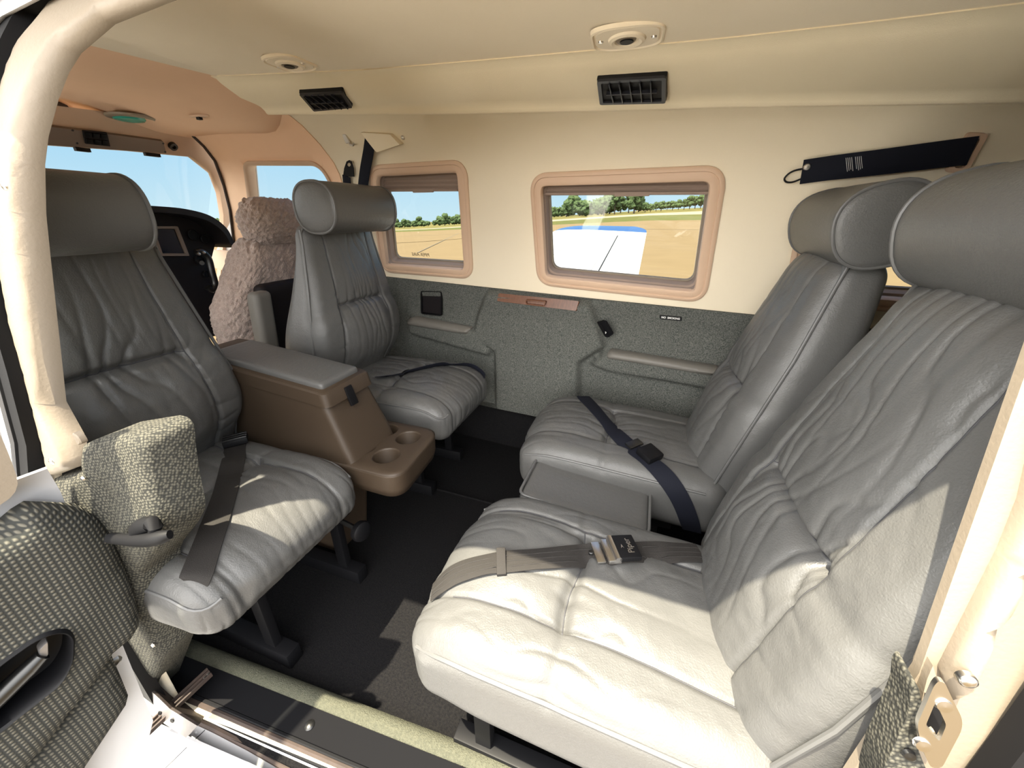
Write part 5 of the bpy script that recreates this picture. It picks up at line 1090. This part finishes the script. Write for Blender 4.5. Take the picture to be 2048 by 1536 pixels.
# ------------------------------------------------------------------ outside
GZ = -0.95
def gmat(name, a, b, sc, rough=0.95):
    return mat(name, a, rough, vary=(sc, 0.8, b), spec=0.1)
M['tarmac'] = mat('tan_concrete', (0.100, 0.072, 0.038), 0.9, vary=(0.6, 0.6, (0.088, 0.063, 0.033)), spec=0.1)
M['grass'] = gmat('green_grass', (0.0375, 0.0475, 0.0110), (0.0650, 0.0550, 0.0150), 0.4)
M['field'] = gmat('dry_field', (0.0950, 0.0750, 0.0250), (0.0500, 0.0550, 0.0150), 0.12)
M['runway'] = mat('pale_runway', (0.1200, 0.1000, 0.0700), 0.9)
M['leaf'] = mat('tree_leaves', (0.0175, 0.0325, 0.0090), 0.8, vary=(0.9, 1.0, (0.0350, 0.0550, 0.0175)), spec=0.2)
M['bark'] = mat('bark', (0.0350, 0.0250, 0.0175), 0.9)
def far(px, py, D):                                     # the point D metres off (level distance) seen at a pixel
    r = ray(px, py); return EYE+r*(D/math.hypot(r[0], r[1]))
cols = list(range(-500, 2801, 60))
def yl(pts): return lambda x: float(np.interp(x, [p[0] for p in pts], [p[1] for p in pts]))
l1 = yl([(-500,470),(440,462),(780,465),(920,459),(1100,450),(1290,441),(1430,440),(2800,440)])
l2 = yl([(-500,466),(440,459),(780,462),(920,455),(1100,443),(1290,431),(1430,428),(2800,428)])
l3 = yl([(-500,465),(440,458),(780,461),(920,453.5),(1100,440),(1290,427.5),(1430,421),(2800,418)])
l4 = yl([(-500,462),(440,455),(780,457),(920,449),(1100,433),(1290,421),(1430,414),(2800,410)])
L1 = []; L2 = []; L3 = []; L4 = []; L5 = []
for x in cols:
    r = ray(x, l1(x)); D = min(110, (EYE[2]-GZ)/max(-r[2]/math.hypot(r[0], r[1]), 1e-3)); a = far(x, l1(x), D); L1.append(a)
    L2.append(far(x, l2(x), D+60)); L3.append(far(x, l3(x), D+90)); L4.append(far(x, l4(x), D+190)); L5.append(far(x, l4(x), D+190)*np.array([2.5,2.5,1])-np.array([0,0,3]))
def band(A, B, name, mt):
    V = [tuple(p) for p in A]+[tuple(p) for p in B]; m = len(A); struct(mk(name, V, [[i, i+1, m+i+1, m+i] for i in range(m-1)], M[mt], smooth=False))
near = [np.array([a[0]*0.6, a[1]*0.6, GZ]) for a in L1]
band(near, L1, 'ground_apron_edge', 'tarmac'); band(L1, L2, 'ground_grass', 'grass'); band(L2, L3, 'ground_runway', 'runway'); band(L3, L4, 'ground_field', 'field'); band(L4, L5, 'ground_beyond', 'field')
m = 90; V = [(0, 0, GZ-0.02)]
azs = [math.atan2(p[1], p[0]) for p in L1]; rr_ = {}
for i in range(m):
    a = -math.pi/2+2*math.pi*i/m                        # starts straight behind the camera
    aw = math.atan2(math.sin(a), math.cos(a)); ins = azs[-1]-0.02 < aw < azs[0]+0.02
    R = float(np.interp(aw, azs[::-1], [math.hypot(p[0], p[1])*0.7 for p in L1][::-1])) if ins else 500.0
    V.append((R*math.cos(a), R*math.sin(a), GZ-0.02))
struct(mk('ground', V, [[0, 1+i, 1+(i+1) % m] for i in range(m)], M['tarmac'], smooth=False))
sm = MB()
for (x0, y0), (x1, y1) in [((782,474),(925,468)),((835,505),(918,466))]:
    p, q = AZ(x0, y0, GZ+0.004), AZ(x1, y1, GZ+0.004); t = norm(q-p); s = np.array([-t[1], t[0], 0])*0.05; sm.add([p-s, p+s, q+s, q-s], [[0,1,2,3]])
M['joint'] = mat('joint_filler', (0.0600, 0.0450, 0.0250), 0.9); struct(sm.build('ground_joints', M['joint'], smooth=False))
# trees
def crown(seed, h, w, squat):
    rs = random.Random(seed); bm = bmesh.new()
    nb = 16
    for i in range(nb):
        a = rs.uniform(0, 6.28); t = rs.uniform(0.25, 0.95); rr = w*0.5*math.sin(min(1, (1.15-t))*math.pi*0.55)*rs.uniform(0.3, 0.9); s = w*rs.uniform(0.13, 0.24)
        r = bmesh.ops.create_icosphere(bm, subdivisions=3, radius=s, matrix=Matrix.Translation((rr*math.cos(a), rr*math.sin(a), h*t*0.9+h*0.08)))
        for v in r['verts']:
            c = Vector((rr*math.cos(a), rr*math.sin(a), h*t*0.9+h*0.08)); d = v.co-c; k = 1+0.9*(float(vn(v.co.x*2.3+seed, v.co.y*2.3+v.co.z*2.9))-0.5)+0.5*(float(vn(v.co.x*6+v.co.y*5, v.co.z*7+seed))-0.5); v.co = c+d*k
    V = [v.co[:] for v in bm.verts]; bm.verts.index_update(); Fc = [[v.index for v in f.verts] for f in bm.faces]; bm.free(); return V, Fc
protos = []
for s, (h, w, nm) in enumerate([(9, 7.5, 'broad'), (8, 6.5, 'round'), (6, 6.5, 'low'), (10, 6, 'tall')]):
    V, Fc = crown(s+3, h, w, 1); me = bpy.data.meshes.new('foliage'); me.from_pydata(V, [], Fc); me.materials.append(M['leaf']); me.polygons.foreach_set('use_smooth', [True]*len(me.polygons))
    V2, F2 = tube([(0,0,-1), (0.05,0.05,h*0.3), (0.1,0,h*0.6)], [w*0.05, w*0.035, w*0.015], 8); mt = bpy.data.meshes.new('trunk'); mt.from_pydata([tuple(v) for v in V2], [], [list(f) for f in F2]); mt.materials.append(M['bark']); protos.append((me, mt, h))
# (pixel x, pixel y of the foot, height in pixels, kind)
tl = []
rs = random.Random(12); x = 766.0
while x < 934: tl.append((x, l4(x)+0.5, rs.uniform(9, 19), rs.choice([0, 1, 2]))); x += rs.uniform(7, 12)
for q in [(1103,436,16,2),(1116,437,20,1),(1133,436,28,0),(1146,435,34,0),(1158,436,30,1),(1172,434,24,2),(1183,434,26,1),(1196,432,26,2),(1207,430,26,1),(1219,428,28,2),(1229,427,34,3),(1241,425,24,0),(1257,424,32,3),(1268,425,33,0),(1277,424,22,2),(1290,423,12,2),(1301,422,10,2),(1312,421,14,1),(1322,420,12,2),(1334,419,13,1),(1345,418,11,2),(1357,417,12,2),(1368,417,15,1),(1379,416,17,0),(1390,415,18,1),(1401,415,17,0),(1412,414,19,1),(1424,414,18,0),(434,457,12,0),(443,457,15,1),(452,457,12,2),(425,457,9,2),(1604,412,20,0),(1614,412,18,1)]: tl.append(q)
def tname(x, hp, k):
    w = 'seen through the narrow window behind the far headrest' if x < 935 and x > 700 else 'seen beyond the wing through the wide window' if x < 1500 and x > 935 else 'seen low in the windscreen corner' if x < 700 else 'seen past the far rear headrest'
    return w
for i, (px, py, hp, k) in enumerate(tl):
    D = 215+55*((i*0.618) % 1); p = far(px, py, D); hm = hp/840*D*1.1; me, mt, h = protos[k]; s = hm/h
    t = thing('tree', p, None, None); t.scale = (s*1.1, s*1.1, s); t.rotation_euler = (0, 0, i*1.7)
    big = hp > 26; grp = 'treeline '+tname(px, hp, k)
    lab = ('tall leafy tree standing above the treeline '+tname(px, hp, k)) if big and 1000 < px else ('green tree in the distant treeline '+tname(px, hp, k))
    tag(t, lab, 'tree', ('tall trees ' if big and 1000 < px else 'low trees of the ')+grp)
    a = bpy.data.objects.new('foliage', me); b_ = bpy.data.objects.new('trunk', mt); C.objects.link(a); C.objects.link(b_); a.parent = t; b_.parent = t
# starboard wing
def WG(y): return 0.10+0.12*(y-1.55)
def hw_(x, y): return onp(x, y, (0,-0.12,1), 0.10-0.12*1.55)
te = [hw_(1276,552), hw_(1294,460)]; sl_ = (te[1][0]-te[0][0])/(te[1][1]-te[0][1]); XT = lambda y: te[0][0]+sl_*(y-te[0][1])
tipy = 7.05; XL = lambda y: -1.72-0.06*(7.05-y)
def airfoil(y, k=26):
    x0, x1 = XL(y), XT(y); c = x1-x0; up = []; lo_ = []
    for i in range(k+1):
        t = (1-math.cos(math.pi*i/k))/2; th = 0.10*c*2.6*(0.2969*math.sqrt(t)-0.126*t-0.3516*t*t+0.2843*t**3-0.1036*t**4)
        rib = 0.0
        up.append((x0+t*c, y, WG(y)-0.04+0.75*th*1.1+0.04*0)); lo_.append((x0+t*c, y, WG(y)-0.04-0.5*th))
    return up, lo_
def wing_part(ys, name, mt, parent, taper=None):
    V = []; Fc = []; n = None
    for y in ys:
        u, l = airfoil(y); 
        if taper: f = taper(y); c = mid([u[0], u[-1]]); u = [tuple(np.array(c)+(np.array(p)-c)*np.array([f[0],1,f[1]])) for p in u]; l = [tuple(np.array(c)+(np.array(p)-c)*np.array([f[0],1,f[1]])) for p in l]
        r = u+l[::-1][1:-1]; n = len(r); V += r
    for i in range(len(ys)-1):
        for q in range(n): Fc.append([i*n+q, i*n+(q+1) % n, (i+1)*n+(q+1) % n, (i+1)*n+q])
    Fc += [list(range(n)), list(range((len(ys)-1)*n, len(ys)*n))[::-1]]; return mk(name, V, Fc, mt, parent, ang=60)
root = thing('wing', (-1, 4, WG(4)), 'white aircraft wing with a blue tip and ribbed aileron, seen through the wide window', 'wing')
wing_part([1.67, 3, 4.5, 6, tipy], 'wing_skin', M['wing_paint'], root)
wing_part([tipy, tipy+0.25, tipy+0.45, tipy+0.58, tipy+0.64], 'wing_tip', M['paint_blue'], root, lambda y: (1-0.30*((y-tipy)/0.64)**3, 1-0.75*((y-tipy)/0.64)**3))
# ribbed aileron: ridges standing on the skin
def top_z(x, y): u, _ = airfoil(y); return float(np.interp(x, [p[0] for p in u], [p[2] for p in u]))
ar = MB(); n = 26
for i in range(n):
    y = 3.3+i*(6.5-3.3)/(n-1); xs_ = np.linspace(XT(y)-0.30, XT(y)-0.02, 6); ar.add(*tube([(x, y, top_z(x, y)-0.001) for x in xs_], 0.006, 8))
ar.build('aileron_ribs', M['alu'], root)  # grey on the white wing: the corrugations' shading is put into the rib colour
for nm, pts in [('aileron_gap', [(XT(y)-0.42, y) for y in np.linspace(3.1, 6.6, 12)]), ('skin_joint', [(XL(y)+0.62, y) for y in np.linspace(2, 7, 12)]), ('walkway_joint', [(XT(y)-0.50, y) for y in np.linspace(1.8, 7, 12)])]:
    V, Fc = tube([(x, y, top_z(x, y)+0.001) for x, y in pts], 0.008 if nm == 'aileron_gap' else 0.004, 6); mk(nm, V, Fc, M['rubber'] if nm == 'aileron_gap' else M['alu'], root)
# port wing root beneath the door, and a low white building beyond the trees
V = []; Fc = []
ys = [0.10, -1.0, -3.0, -6.0]; k = 20
for y in ys:
    for i in range(k+1):
        t = i/k; x = -3.0+t*2.15; V.append((x, y, -0.42+0.12*(-y-0.1)*1.0+0.14*math.sin(math.pi*min(1, t**0.5))))
for j in range(3):
    for i in range(k): Fc.append([j*(k+1)+i, j*(k+1)+i+1, (j+1)*(k+1)+i+1, (j+1)*(k+1)+i])
n = len(V); V += [(x, y, z-0.03) for x, y, z in V]; Fc += [[a+n for a in f][::-1] for f in Fc]
tag(mk('port_wing', V, Fc, M['wing_white'], ang=60), 'sunlit white wing root just outside the open door at the left edge', 'wing')
p = far(1285, 424, 330); root = thing('building', p, 'small pale building among the trees beyond the wing tip', 'building')
V, Fc = box(p+np.array([0,0,1.5]), (4.5, 3, 2.0)); wl = mk('walls', V, Fc, mat('pale_render', (0.2,0.15,0.12), 0.9), root, smooth=False)
V = [p+np.array(v) for v in [(-4.8,-3.3,3.5),(4.8,-3.3,3.5),(4.8,3.3,3.5),(-4.8,3.3,3.5),(-4.8,0,4.9),(4.8,0,4.9)]]; mk('roof', V, [[0,1,5,4],[2,3,4,5],[0,4,3],[1,2,5],[0,3,2,1]], M['panel'], root, smooth=False)
# registration lettering on the narrow window, read from outside
Q = [HF(x, y, -0.055) for x, y in [(811,503),(872,506),(872,516),(811,513)]]; u = norm(Q[1]-Q[0]); c = mid(Q); up2 = norm(np.cross(u, NWL)*-1); up2 = up2 if up2[2] > 0 else -up2
text_mesh('PIPER-AIRE', 0.019, np.array([-u, up2, -np.cross(u, up2)]), c, M['brown'], 'window_lettering', bpy.data.objects['window_1'], 0.0003)
